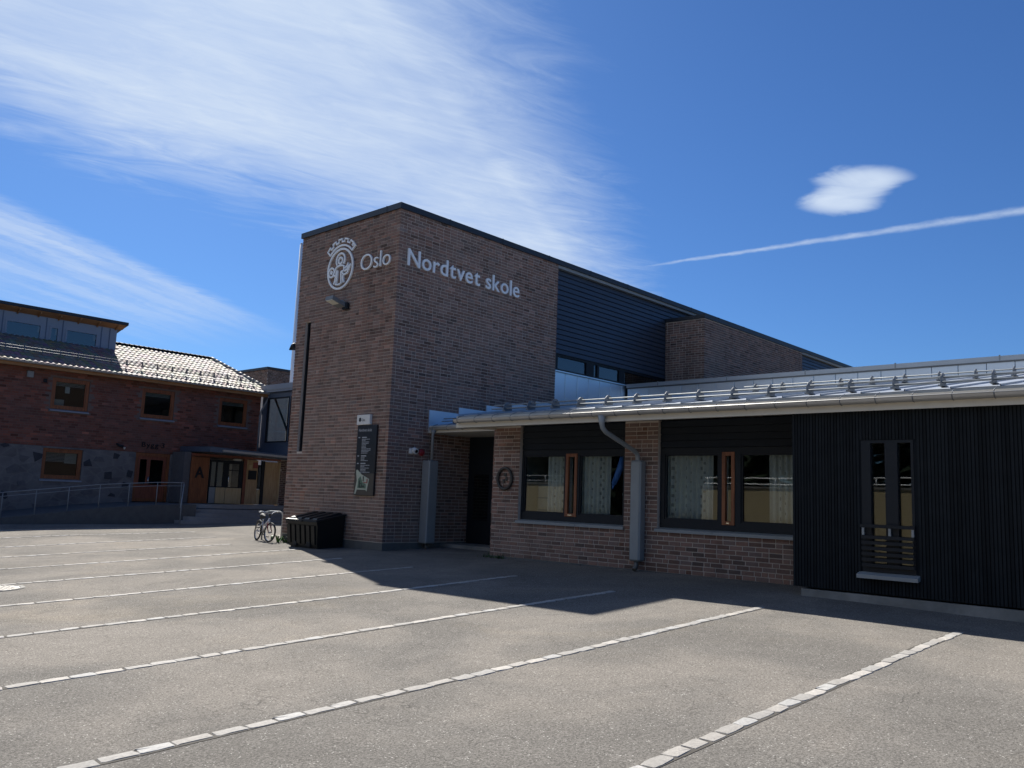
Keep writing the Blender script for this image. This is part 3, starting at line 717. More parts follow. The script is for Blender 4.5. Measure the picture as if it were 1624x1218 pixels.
    m = MB(); m.hexa([(x0+.06, -7, RZ(x0)-.12), (x1, -7, RZ(x1)-.12), (x1, YV, RZ(x1)-.12), (x0+.06, YV, RZ(x0)-.12), (x0+.06, -7, RZ(x0)-.03), (x1, -7, RZ(x1)-.03), (x1, YV, RZ(x1)-.03), (x0+.06, YV, RZ(x0)-.03)]); rf = m.build('roof', 'zinc', t)
    yy = YV+.03
    pm = {}
    seam_ys = []
    while yy > -7:
        y1 = yy-.60; seam_ys.append(y1)
        m = MB(); ww = .60
        prof = [(0, 0), (0, .028), (-.012, .028), (-.012, .001), (-ww*.5, r.uniform(-.003, .004)), (-ww+.002, .001)]
        vs = []
        for px in (x0+.02, x0+4, x0+8, x1):
            vs += [(px, yy+dy, RZ(px)+dz) for dy, dz in prof]
        n = len(prof); fs = [(k*n+i, k*n+i+1, (k+1)*n+i+1, (k+1)*n+i) for k in range(3) for i in range(n-1)]
        m.add(vs, fs); m.build('roof_panel', 'zinc', rf); yy = y1
    # snow guards
    def bracket(x, y, h, parent):
        z = RZ(x); m = MB(); n = 10
        prof = [(-.13, 0)] + [(-.13*math.cos(math.pi*i/n), h*(.25+.75*math.sin(math.pi*i/n))) for i in range(n+1)] + [(.13, 0)]
        m.prism(prof, lambda p: (x+p[0], y-.006, z+.03+p[1]), lambda p: (x+p[0], y+.006, z+.03+p[1]))
        m.box(x-.13, x+.13, y-.035, y+.035, z+.012, z+.034); m.build('snow_guard_bracket', 'dark_galvanised', parent)
    g = MB(); g.box(13.0, 13.01, 0, .01, RZ(13.0), RZ(13.0)+.02); sg = None
    for row, xr, h, ylo, yhi in ((0, 13.02, .185, -6, 12.55), (1, 18.0, .18, -5, 9.3)):
        m = MB(); z = RZ(xr)
        m.tube([(xr-.055, ylo, z+.075), (xr-.055, yhi, z+.075)], .014, 6); rail = m.build('snow_rail', 'galvanised', t)
        m = MB(); m.tube([(xr+.01, ylo, z+.155), (xr+.01, yhi, z+.155)], .014, 6); m.build('snow_rail', 'galvanised', t)
        m = MB(); m.tube([(xr+.07, ylo, z+.085), (xr+.07, yhi, z+.085)], .014, 6); m.build('snow_rail', 'galvanised', t)
        y = 12.14 if row == 0 else 9.0
        while y > ylo:
            bracket(xr, y, h, t); y -= .655
    # gutter with brackets
    def gutter(x, ya, yb, z, rr, name):
        m = MB(); n = 10; prof = [(rr*math.cos(math.pi+math.pi*i/n), rr*math.sin(math.pi+math.pi*i/n)) for i in range(n+1)]
        prof2 = [(p[0]*.93, p[1]*.93) for p in reversed(prof)]
        pr = prof + prof2
        m.prism(pr, lambda p: (x+p[0], ya, z+p[1]), lambda p: (x+p[0], yb, z+p[1]))
        m.tube([(x-rr, ya, z), (x-rr, yb, z)], .009, 6)
        for yy in (yb-.006, ya+.006): m.prism(prof, lambda p: (x+p[0], yy-.004, z+p[1]), lambda p: (x+p[0], yy+.004, z+p[1]))
        for i in list(range(len(m.f))): pass
        gt = m.build(name, 'gutter_metal', t); y = yb-.12
        while y > max(ya, -1):
            q = MB(); pts = [(x+(rr+.004)*math.cos(math.pi+math.pi*i/8), y, z+(rr+.004)*math.sin(math.pi+math.pi*i/8)) for i in range(7)]
            q.tube(pts, .007, 4); q.tube([(x-rr, y, z+.008), (x-.02, y, z+.05), (x+.12, y, z+.10)], .007, 4); q.build('gutter_bracket', 'dark_galvanised', gt); y -= .50
        return gt
    gutter(XE, -7, 12.91, 3.315, .072, 'gutter')
    # lower canopy over the side door
    gutter(14.0, 12.99, 15.62, 3.375, .060, 'gutter')
    m = MB(); m.hexa([(14.08, 12.96, 3.30), (18.8, 12.96, RZ(18.8)-.3), (18.8, Y0-.005, RZ(18.8)-.3), (14.08, Y0-.005, 3.30), (14.08, 12.96, 3.44), (18.8, 12.96, RZ(18.8)-.16), (18.8, Y0-.005, RZ(18.8)-.16), (14.08, Y0-.005, 3.44)]); cn = m.build('canopy_roof', 'zinc', t)
    m = MB(); m.box(14.055, 14.078, 12.99, Y0-.01, 3.26, 3.43); m.build('canopy_fascia', 'fascia_paint', t)
    m = MB(); m.hexa([(14.08, 12.985, 3.262), (15.6, 12.985, 3.262), (15.6, Y0-.01, 3.262), (14.08, Y0-.01, 3.262), (14.08, 12.985, 3.295), (15.6, 12.985, 3.295), (15.6, Y0-.01, 3.295), (14.08, Y0-.01, 3.295)]); m.build('canopy_soffit', 'fascia_paint', t)
    for yb in (15.1, 14.4):
        z = 3.44; m = MB(); n = 10; x = 14.35; prof = [(-.11, 0)] + [(-.11*math.cos(math.pi*i/n), .15*(.25+.75*math.sin(math.pi*i/n))) for i in range(n+1)] + [(.11, 0)]
        z += .05; m.prism(prof, lambda p: (x+p[0], yb-.006, z+p[1]), lambda p: (x+p[0], yb+.006, z+p[1])); m.build('snow_guard_bracket', 'dark_galvanised', t)
    for dx, dz in ((-.055, .10), (.01, .17)):
        m = MB(); m.tube([(14.35+dx, 13.1, 3.46+dz), (14.35+dx, 15.55, 3.46+dz)], .014, 6); m.build('snow_rail', 'galvanised', t)
    # recessed side door
    m = MB(); m.box(15.50, 15.58, 12.99, Y0-.005, .45, 3.26); d = m.build('side_door', 'dark_board', t)
    for a, c in ((14.05, 14.84), (14.86, 15.66)):
        m = MB(); m.bbox(15.47, 15.498, a, c, .56, 2.55, .006); m.build('door_leaf', 'dark_frame', d)
    m = MB(); m.box(15.462, 15.468, 14.98, 15.5, 1.15, 2.3); m.build('door_pane', 'sky_glass', d)
    m = MB(); m.tube([(15.44, 14.80, 1.35), (15.41, 14.80, 1.35), (15.41, 14.80, 1.65), (15.44, 14.80, 1.65)], .012, 6); m.build('door_handle', 'dark_galvanised', d)
    m = MB(); m.box(14.6, 15.5, 12.99, Y0-.02, .35, .56); m.build('doorstep', 'concrete', t)
    # roof upstand at the back of the slope
    ux = 22.62
    m = MB(); m.box(ux+.04, ux+.14, -7, YR-.06, 4.9, 5.44); up = m.build('roof_upstand', 'slat_back', t)
    y = YR-.065
    ys = [y, 15.60, 15.0, 14.4, 13.8, 13.2, 12.6, 12.0, 11.4, 10.8, 10.2, 9.6, 9.0, 8.4, 7.8, 7.18, 6.56, 5.95, 5.32, 4.71, 4.1, 3.5, 2.9, 2.3, 1.7, 1.1, -1, -3, -5, -7]
    for a, c in zip(ys[:-1], ys[1:]):
        m = MB(); m.bbox(ux, ux+.04, c+.006, a-.006, 5.02, 5.425, .005); m.build('zinc_panel', 'zinc_wall', up)
    m = MB(); m.box(ux-.06, ux+.19, -7, YR-.06, 5.432, 5.55); m.build('upstand_cap', 'zinc', up)
    m = MB(); m.box(ux-.03, ux+.02, -7, YR-.06, 5.40, 5.43); m.build('cap_lip', 'dark_galvanised', up)
    for y in (14.6, 12.2, 9.8, 7.4, 5.0, 2.6):
        m = MB(); m.box(ux-.068, ux-.04, y, y+.03, 5.44, 5.575); m.build('cap_joint', 'galvanised', up)
    m = MB(); m.hexa([(ux+.2, -7, 5.38), (34, -7, 4.9), (34, YR-.06, 4.9), (ux+.2, YR-.06, 5.38), (ux+.2, -7, 5.48), (34, -7, 5.0), (34, YR-.06, 5.0), (ux+.2, YR-.06, 5.48)]); m.build('rear_roof', 'roof_felt', t)
    m = MB(); m.box(34, 34.1, -7, YR, .4, 4.9); m.build('outer_wall', 'dark_board', t)
    m = MB(); m.box(XS+.3, 34, -7.1, -7, .3, 3.3); m.build('outer_wall', 'dark_board', t)
    # downpipe with its swan neck and boxed lower length
    m = MB(); m.tube([(XE, 9.10, 3.26), (XE, 9.10, 3.12), (XE+.03, 9.10, 3.04), (XE+.12, 9.095, 2.97), (XB-.28, 9.085, 2.70), (XB-.17, 9.08, 2.64), (XB-.14, 9.08, 2.56), (XB-.14, 9.08, 2.40)], [.075, .05, .045, .045, .045, .045, .045, .045], 10); dp = m.build('downpipe', 'pipe_grey', t)
    m = MB(); m.tube([(XB-.14, 9.08, 2.60), (XB-.14, 9.08, 2.40)], .035, 8); m.build('pipe_joint', 'galvanised', dp)
    m = MB(); m.bbox(XB-.22, XB-.02, 8.965, 9.20, .66, 2.52, .03); m.build('pipe_cover', 'pipe_grey', dp)
    m = MB(); m.tube([(XB-.13, 9.08, .7), (XB-.13, 9.08, .58), (XB-.2, 9.08, .50)], .045, 8); m.build('pipe_shoe', 'iron', dp)
    m = MB(); m.tube([(14.0, 15.50, 3.33), (14.0, 15.53, 3.22), (14.0, 15.53, 2.5)], [.07, .037, .037], 8); dp = m.build('downpipe', 'galvanised', t)
    m = MB(); m.bbox(13.84, 14.14, 15.42, 15.70, .58, 2.57, .02); m.build('pipe_cover', 'pipe_grey', dp)
    m = MB(); m.tube([(13.97, 15.55, .62), (13.97, 15.55, .5), (13.95, 15.47, .47)], .04, 8); m.build('pipe_shoe', 'iron', dp)
    return t
WING = wing()

# ------------------------------------------------------------------ curtains and things behind the wing's glass
def curtain(y0, y1, x, label, z0=1.38, z1=2.95, amp=.035, per=.11, lean=0):
    m = MB(); n = max(8, int((y1-y0)/.012)); rows = 6; r = random.Random(int(y0*100))
    ph = r.uniform(0, 6)
    for j in range(rows):
        for i in range(n+1):
            f = i/n; y = y0+(y1-y0)*f; k = j/(rows-1)
            pin = lean*math.sin(math.pi*k)*(f if lean > 0 else (1-f))
            xx = x+amp*math.sin(2*math.pi*(y-y0)/per+ph+.5*math.sin(y*5))*(.7+.3*k)
            m.v.append((xx, y-pin, z0+(z1-z0)*k)); m.c.append(((y-y0)*1.15+5, 5+z0+(z1-z0)*k, 0))
    for j in range(rows-1):
        for i in range(n): m.smooth.add(len(m.f)); m.f.append((j*(n+1)+i, j*(n+1)+i+1, (j+1)*(n+1)+i+1, (j+1)*(n+1)+i))
    o = m.build('curtain', 'curtain_cloth'); so = o.modifiers.new('thickness', 'SOLIDIFY'); so.thickness = .004
    return tag(o, label, 'curtain', 'curtains behind the wing windows')
curtain(10.95, 11.58, 13.76, 'pale patterned curtain behind left pane of window nearest the round wall ring')
curtain(9.98, 10.70, 13.76, 'pale patterned curtain behind right pane of window nearest the round wall ring')
curtain(7.72, 8.66, 13.76, 'broad pale curtain with dark squares behind left pane beside the black slat bay')
curtain(7.40, 7.60, 13.76, 'narrow pale curtain strip beside the orange vent of the window by the slat bay')
curtain(5.9, 6.62, 13.76, 'pale patterned curtain behind right pane that touches the black slat bay')
m = MB(); m.tube([(13.74, 9.68, 2.62), (13.73, 9.72, 2.40), (13.72, 9.86, 2.08)], [.05, .065, .055], 10); m.tube([(13.72, 9.865, 2.07), (13.72, 9.90, 1.98)], [.03, .012], 8)  # slanted tube added for a blue shape that shows in the glass
tag(m.build('blue_tube', 'tube_blue'), 'blue tube set at a slant behind the window glass', 'decoration')
# storage box seen in the first window
t = thing('storage_rack', 'pale shelf rack with drawers standing at the left of the first window', 'shelf', (14.3, 11.95, .52))
m = MB(); m.box(14.1, 14.5, 11.70, 12.15, .52, 2.05); m.build('carcass', 'dormer_metal', t)
for k in range(4):
    m = MB(); m.box(14.07, 14.098, 11.73, 12.12, 1.0+k*.26, 1.23+k*.26); m.build('drawer', 'blind', t)

# ------------------------------------------------------------------ lettering
def glyph(ch, offset=0.0):
    cu = bpy.data.curves.new('glyph', 'FONT'); cu.body = ch; cu.size = 1; cu.extrude = 0; cu.resolution_u = 4; cu.offset = offset; cu.fill_mode = 'FRONT'
    o = bpy.data.objects.new('glyph', cu); COL.objects.link(o); dg = bpy.context.evaluated_depsgraph_get(); dg.update()
    me = bpy.data.meshes.new_from_object(o.evaluated_get(dg)); vs = [tuple(v.co) for v in me.vertices]; fs = [tuple(p.vertices) for p in me.polygons]
    bpy.data.objects.remove(o); bpy.data.curves.remove(cu); bpy.data.meshes.remove(me)
    return vs, fs
def text(word, place, height, width, depth, parent, material, offset=.0, single=True, name='letter'):
    """place(u, v, d) maps text plane to the wall; letters are solid, depth thick"""
    gl = []; x = 0
    cap = glyph('N')[0]; capH = max(p[1] for p in cap)-min(p[1] for p in cap)
    for ch in word:
        if ch == ' ': x += .30; gl.append(None); continue
        vs, fs = glyph(ch, offset); lo = min(p[0] for p in vs); hi = max(p[0] for p in vs)
        gl.append((x-lo, vs, fs)); gap = {'r': .055, 't': .055, 'v': .05, 'y': .06, 'k': .055}.get(ch, .095)
        x += hi-lo+gap
    tot = x-.09; sx = width/tot; sz = height/capH
    whole = MB()
    for g in gl:
        if g is None: continue
        ox, vs, fs = g; n = len(vs); mb = MB() if single else whole
        pts = [((p[0]+ox)*sx, p[1]*sz) for p in vs]
        fv = [place(u, v, depth) for u, v in pts]; bv = [place(u, v, 0.004) for u, v in pts]
        cnt = {}
        for f in fs:
            for i in range(len(f)):
                a, b = f[i], f[(i+1) % len(f)]; cnt[(a, b)] = 1
        rim = [(a, b, b+n, a+n) for (a, b) in cnt if (b, a) not in cnt]
        mb.add(fv+bv, [f for f in fs] + rim)
        if single: mb.build(name, material, parent)
    if not single: return whole.build(name, material, parent)
t = thing('school_name_sign', 'white raised letters Nordtvet skole high on the right tower face', 'sign', (15, Y0, 7.3))
text('Nordtvet skole', lambda u, v, d: (13.05+u, Y0-d, 7.315+v), .42, 4.10, .045, t, 'sign_white', .008)
t = thing('city_name_sign', 'white raised letters Oslo beside the round emblem on the left tower face', 'sign', (X0, 16.6, 7.3))
text('Oslo', lambda u, v, d: (X0-d, 17.20-u, 7.31+v), .42, 1.19, .045, t, 'sign_white', -.012)
def emblem(t, cy, cz, rad, x, sw, d, material):
    """round seal: ring, mural crown, seated figure with ring and arrows; drawn as raised bands"""
    k = [0]
    def band(pts, closed=False, w=sw, name='band', par=t):
        k[0] += 1; dd = d + .0006*k[0]; m = MB(); n = len(pts)
        P = [Vector((p[0], p[1])) for p in pts]; L = []; Rr = []
        for i in range(n):
            a = P[i-1] if (i > 0 or closed) else P[i]; b = P[(i+1) % n] if (i < n-1 or closed) else P[i]
            dr = (b-a).normalized(); nn = Vector((-dr.y, dr.x)); L.append(P[i]+nn*w/2); Rr.append(P[i]-nn*w/2)
        q = lambda p, e: (x-e, cy-p.x*rad, cz+p.y*rad)
        vs = []
        for a, b in zip(L, Rr): vs += [q(a, dd), q(b, dd), q(b, .003), q(a, .003)]
        fs = []
        for i in range(n if closed else n-1):
            j = (i+1) % n
            for e in range(4): fs.append((i*4+e, i*4+(e+1) % 4, j*4+(e+1) % 4, j*4+e))
        if not closed: fs += [(3, 2, 1, 0), tuple((n-1)*4+e for e in range(4))]
        m.add(vs, fs); return m.build(name, material, par)
    C = lambda cx, cy_, r, n=36, a0=0, a1=360: [(cx+r*math.cos(R(a0+(a1-a0)*i/n)), cy_+r*math.sin(R(a0+(a1-a0)*i/n))) for i in range(n+(0 if abs(a1-a0) == 360 else 1))]
    w = sw
    band(C(0, 0, .96, 56), True, w*1.15, 'ring')
    cr = C(0, 0, 1.14, 14, 138, 42); top = []
    r0, r1 = 1.32, 1.46
    for i in range(5):
        a = 138-96*i/5; b = 138-96*(i+.55)/5; c = 138-96*(i+1)/5
        top += [(r1*math.cos(R(a)), r1*math.sin(R(a))), (r1*math.cos(R(b)), r1*math.sin(R(b))), (r0*math.cos(R(b)), r0*math.sin(R(b)))]
        if i < 4: top += [(r0*math.cos(R(c)), r0*math.sin(R(c)))]
    top = top[:-1]+[(r1*math.cos(R(46)), r1*math.sin(R(46)))] if False else top
    top += [(r0*math.cos(R(48)), r0*math.sin(R(48))), (r1*math.cos(R(47)), r1*math.sin(R(47))), (r1*math.cos(R(42)), r1*math.sin(R(42)))]
    band(cr+list(reversed(top)), True, w, 'crown')
    band(C(0, .42, .33, 22, -40, 220), False, w, 'halo'); band(C(0, .40, .15, 18), True, w, 'head')
    band([(-.30, .10), (-.10, .16), (.10, .16), (.30, .10), (.30, -.12), (.12, -.16)], False, w, 'shoulder')
    band([(-.30, .10), (-.42, -.10), (-.50, -.24)], False, w, 'arm')
    band(C(-.66, -.10, .22, 20), True, w, 'hand_ring'); band(C(-.66, -.10, .055, 8), True, w, 'hub')
    band([(-.50, -.27), (-.30, -.30), (-.22, -.06)], False, w, 'sleeve')
    band([(.12, -.16), (.34, -.34), (.58, -.28), (.74, -.02), (.82, .12)], False, w, 'arm')
    band([(.34, -.02), (.52, .02), (.60, .18), (.66, -.02)], False, w, 'arrow'); band([(.36, -.16), (.56, -.12), (.68, .06)], False, w, 'arrow')
    band([(-.18, -.06), (-.20, -.50), (-.26, -.74), (-.02, -.76), (.16, -.70), (.13, -.40), (.10, -.14)], False, w, 'robe')
    band([(-.30, -.30), (-.34, -.56), (-.42, -.70)], False, w, 'robe_fold'); band([(.26, -.36), (.30, -.56), (.36, -.70)], False, w, 'robe_fold')
t = thing('round_emblem', 'white round city seal with crown and figure on the left tower face', 'emblem', (X0, 18.08, 7.0))
emblem(t, 18.08, 7.52, .555, X0, .085, .04, 'sign_white')

# ------------------------------------------------------------------ information board on the tower
def board():
    t = thing('information_board', 'tall black information board with white header and site map on the tower', 'sign', (X0, 16.5, 1.66))
    xb = X0-.06
    m = MB(); m.bbox(xb, X0-.004, 16.12, 16.87, 1.66, 3.36, .008); m.build('panel', 'sign_black', t)
    m = MB(); m.bbox(xb-.025, X0-.004, 16.38, 16.89, 3.37, 3.615, .008); h = m.build('header_plate', 'panel_white', t)
    text('Oslo', lambda u, v, d: (xb-.025-d, 16.69-u, 3.455+v), .065, .13, .004, h, 'sign_black', 0, False, 'header_lettering')
    emblem(h, 16.755, 3.485, .038, xb-.025, .22, .004, 'sign_black')
    text('Nordtvet skole', lambda u, v, d: (xb-d, 16.80-u, 3.205+v), .07, .50, .005, t, 'sign_text', .01, False, 'title_lettering')
    r = random.Random(5)
    z = 3.06
    for grp in (11, 3, 8):
        m = MB(); m.box(xb-.005, xb, 16.74, 16.80, z-.012, z+.012); m.build('list_mark', 'sign_text', t)
        w = r.uniform(.14, .2); m = MB(); m.box(xb-.005, xb, 16.66-w, 16.66, z-.012, z+.012); m.build('list_row', 'sign_text', t); z -= .045
        for k in range(grp):
            w = r.uniform(.13, .36); m = MB(); a = 16.66
            while a > 16.66-w:   # short worn rows too small to read
                b = a-r.uniform(.03, .08); m.box(xb-.004, xb, max(b, 16.66-w), a, z-.007, z+.007); a = b-.012
            m.build('list_row', 'sign_text', t); z -= .0335
        z -= .035
    # site map
    P = lambda y, z, d: (xb-d, y, z)
    m = MB(); m.box(xb-.004, xb, 16.125, 16.865, 1.668, 2.19); m.build('map_ground', 'map_brown', t)
    poly = [(16.80, 2.27), (16.76, 2.28), (16.63, 2.20), (16.60, 2.17), (16.29, 2.06), (16.36, 1.76), (16.40, 1.80), (16.74, 1.80), (16.79, 1.69), (16.83, 1.70), (16.76, 2.02), (16.80, 2.20)]
    m = MB(); m.prism(poly, lambda p: P(p[0], p[1], .010), lambda p: P(p[0], p[1], .004)); mp = m.build('map', 'map_pale', t)
    m = MB(); m.prism([(16.72, 1.84), (16.70, 2.06), (16.62, 2.12), (16.54, 1.98), (16.40, 1.93), (16.40, 1.83)], lambda p: P(p[0], p[1], .014), lambda p: P(p[0], p[1], .009)); m.build('map_lawn', 'map_green', mp)
    for (a, b, c, d_, mt) in ((16.66, 16.63, 1.85, 2.02, 'map_dark'), (16.63, 16.56, 1.94, 1.96, 'map_dark'), (16.58, 16.55, 1.85, 1.93, 'map_dark'), (16.52, 16.49, 2.0, 2.12, 'map_dark'), (16.37, 16.34, 1.96, 2.06, 'map_red'), (16.49, 16.37, 1.96, 1.98, 'map_red'), (16.66, 16.56, 1.85, 1.87, 'map_dark'), (16.53, 16.46, 1.86, 1.90, 'map_dark')):
        m = MB(); m.box(xb-.019, xb-.013, b, a, c, d_); m.build('map_building', mt, mp)
board()

# ------------------------------------------------------------------ small fittings on the walls
t = thing('floodlight', 'dark floodlight with pale lens on the left tower face under the emblem', 'lamp', (X0, 17.75, 6.5))
m = MB(); m.bbox(X0-.10, X0-.004, 17.60, 17.82, 6.38, 6.56, .02); m.build('wall_box', 'dark_frame', t)
m = MB(); m.hexa([(X0-.10, 17.66, 6.44), (X0-.46, 17.72, 6.58), (X0-.46, 18.04, 6.58), (X0-.10, 17.98, 6.44), (X0-.08, 17.66, 6.52), (X0-.44, 17.72, 6.68), (X0-.44, 18.04, 6.68), (X0-.08, 17.98, 6.52)]); m.build('lamp_head', 'dark_galvanised', t)
m = MB(); m.hexa([(X0-.26, 17.72, 6.488), (X0-.45, 17.745, 6.562), (X0-.45, 18.015, 6.562), (X0-.26, 17.97, 6.488), (X0-.26, 17.72, 6.50), (X0-.45, 17.745, 6.575), (X0-.45, 18.015, 6.575), (X0-.26, 17.97, 6.50)]); m.build('lens', 'lamp_lens', t)
m = MB(); m.tube([(X0-.05, 17.74, 6.56), (X0-.10, 17.80, 6.62), (X0-.2, 17.85, 6.58)], .02, 6); m.build('arm', 'galvanised', t)
t = thing('wall_lamp', 'dark hooded wall lamp on the far left edge of the tower', 'lamp', (X0+.3, YT, 5.55))
m = MB(); m.bbox(X0+.03, X0+.16, YT+.005, YT+.16, 5.55, 5.74, .02); m.build('housing', 'dark_frame', t)
m = MB(); m.tube([(X0+.09, YT+.10, 5.68), (X0+.09, YT+.22, 5.66), (X0+.09, YT+.42, 5.60)], [.09, .10, .02], 10); m.build('hood', 'dark_frame', t)
t = thing('security_camera', 'white dome security camera on the right tower face', 'camera', (13.5, Y0, 2.75))
m = MB(); m.bbox(13.42, 13.54, Y0-.08, Y0-.004, 2.70, 2.84, .02); m.build('mount', 'plastic_white', t)
m = MB(); m.tube([(13.54, Y0-.05, 2.80), (13.54, Y0-.08, 2.79), (13.54, Y0-.17, 2.765)], [.075, .08, .07], 14); m.build('housing', 'plastic_white', t)
m = MB(); m.tube([(13.54, Y0-.165, 2.768), (13.54, Y0-.185, 2.762)], [.045, .038], 12); m.build('lens', 'lens_dark', t)
t = thing('alarm_sounder', 'red round fire alarm sounder beside the white camera', 'alarm', (13.76, Y0, 2.75))
m = MB(); m.tube([(13.83, Y0-.004, 2.76), (13.83, Y0-.05, 2.76), (13.83, Y0-.07, 2.76)], [.085, .085, .06], 14); m.build('base', 'plastic_red', t)
m = MB(); m.tube([(13.83, Y0-.07, 2.76), (13.83, Y0-.11, 2.76)], [.045, .03], 12); m.build('horn', 'plastic_red', t)
t = thing('wall_ring', 'dark round wreath-like ring relief on the brick pier by the door', 'wall ornament', (XB, 12.59, 1.9))
m = MB(); cy, cz, rr = 12.585, 2.145, .205; n = 28
m.tube([(XB-.035, cy+rr*math.cos(2*math.pi*i/n), cz+1.1*rr*math.sin(2*math.pi*i/n)) for i in range(n)], .034, 8, closed=True); m.build('ring', 'bronze', t)
for a, b, c, d in ((-.03, .05, .05, .12), (-.06, .0, -.05, .04), (.02, .08, -.10, -.01)):
    m = MB(); m.bbox(XB-.022, XB-.004, cy+a, cy+b, cz+c, cz+d, .006); m.build('relief', 'bronze', t)

# ------------------------------------------------------------------ bin
def bin_():
    x0, x1, y0, y1 = 11.92, 12.72, 17.14, 18.42; zg = GZ(12, 17.8)
    t = thing('waste_bin', 'low black plastic container with ridged lid against the tower wall', 'bin', (12.3, 17.8, zg))
    m = MB(); z0 = zg+.05; zf, zk = zg+.64, zg+.80
    m.hexa([(x0+.07, y0+.05, z0), (x1, y0+.05, z0), (x1, y1-.05, z0), (x0+.07, y1-.05, z0), (x0+.01, y0, zf), (x1, y0, zk), (x1, y1, zk), (x0+.01, y1, zf)]); m.build('body', 'bin_plastic', t)
    for k in range(6):
        y = y0+.10+k*.205
        m = MB(); m.hexa([(x0+.035, y, z0+.05), (x0+.08, y, z0+.05), (x0+.08, y+.13, z0+.05), (x0+.035, y+.13, z0+.05), (x0-.015, y, zf-.10), (x0+.04, y, zf-.10), (x0+.04, y+.13, zf-.10), (x0-.015, y+.13, zf-.10)]); m.build('rib', 'bin_plastic', t)
    m = MB(); m.hexa([(x0-.015, y0-.02, zf-.075), (x0+.05, y0-.02, zf-.075), (x0+.05, y1+.02, zf-.075), (x0-.015, y1+.02, zf-.075), (x0-.025, y0-.02, zf-.005), (x0+.05, y0-.02, zf-.005), (x0+.05, y1+.02, zf-.005), (x0-.025, y1+.02, zf-.005)]); m.build('rim', 'bin_plastic', t)
    m = MB(); m.hexa([(x0-.05, y0-.03, zf), (x1+.02, y0-.03, zk+.005), (x1+.02, y1+.03, zk+.005), (x0-.05, y1+.03, zf), (x0-.04, y0-.02, zf+.035), (x1+.02, y0-.02, zk+.04), (x1+.02, y1+.02, zk+.04), (x0-.04, y1+.02, zf+.035)]); lid = m.build('lid', 'bin_plastic', t)
    for k in range(4):
        y = y0+.06+k*.32
        m = MB(); m.hexa([(x0+.02, y, zf+.048), (x1-.04, y, zk+.03), (x1-.04, y+.22, zk+.03), (x0+.02, y+.22, zf+.048), (x0+.06, y+.03, zf+.085), (x1-.08, y+.03, zk+.07), (x1-.08, y+.19, zk+.07), (x0+.06, y+.19, zf+.085)]); m.build('lid_ridge', 'bin_plastic', lid)
    m = MB(); m.bbox(x0-.07, x0-.045, y0+.55, y0+.72, zf-.02, zf+.03, .006); m.build('latch', 'black_rubber', t)
    for y in (y0+.28, y0+.86):
        m = MB(); m.bbox(x0+.02, x0+.07, y, y+.17, z0-.01, z0+.10, .01); m.build('foot', 'black_rubber', t)
    m = MB(); m.box(x0+.10, x1-.03, y0+.08, y1-.08, zg-.02, z0); m.build('skid', 'black_rubber', t)
    m = MB(); m.hexa([(11.95, 18.06, zf+.095), (12.30, 18.12, zf+.155), (12.28, 18.40, zf+.155), (11.93, 18.34, zf+.095), (11.95, 18.06, zf+.10), (12.30, 18.12, zf+.16), (12.28, 18.40, zf+.16), (11.93, 18.34, zf+.10)])
bin_()

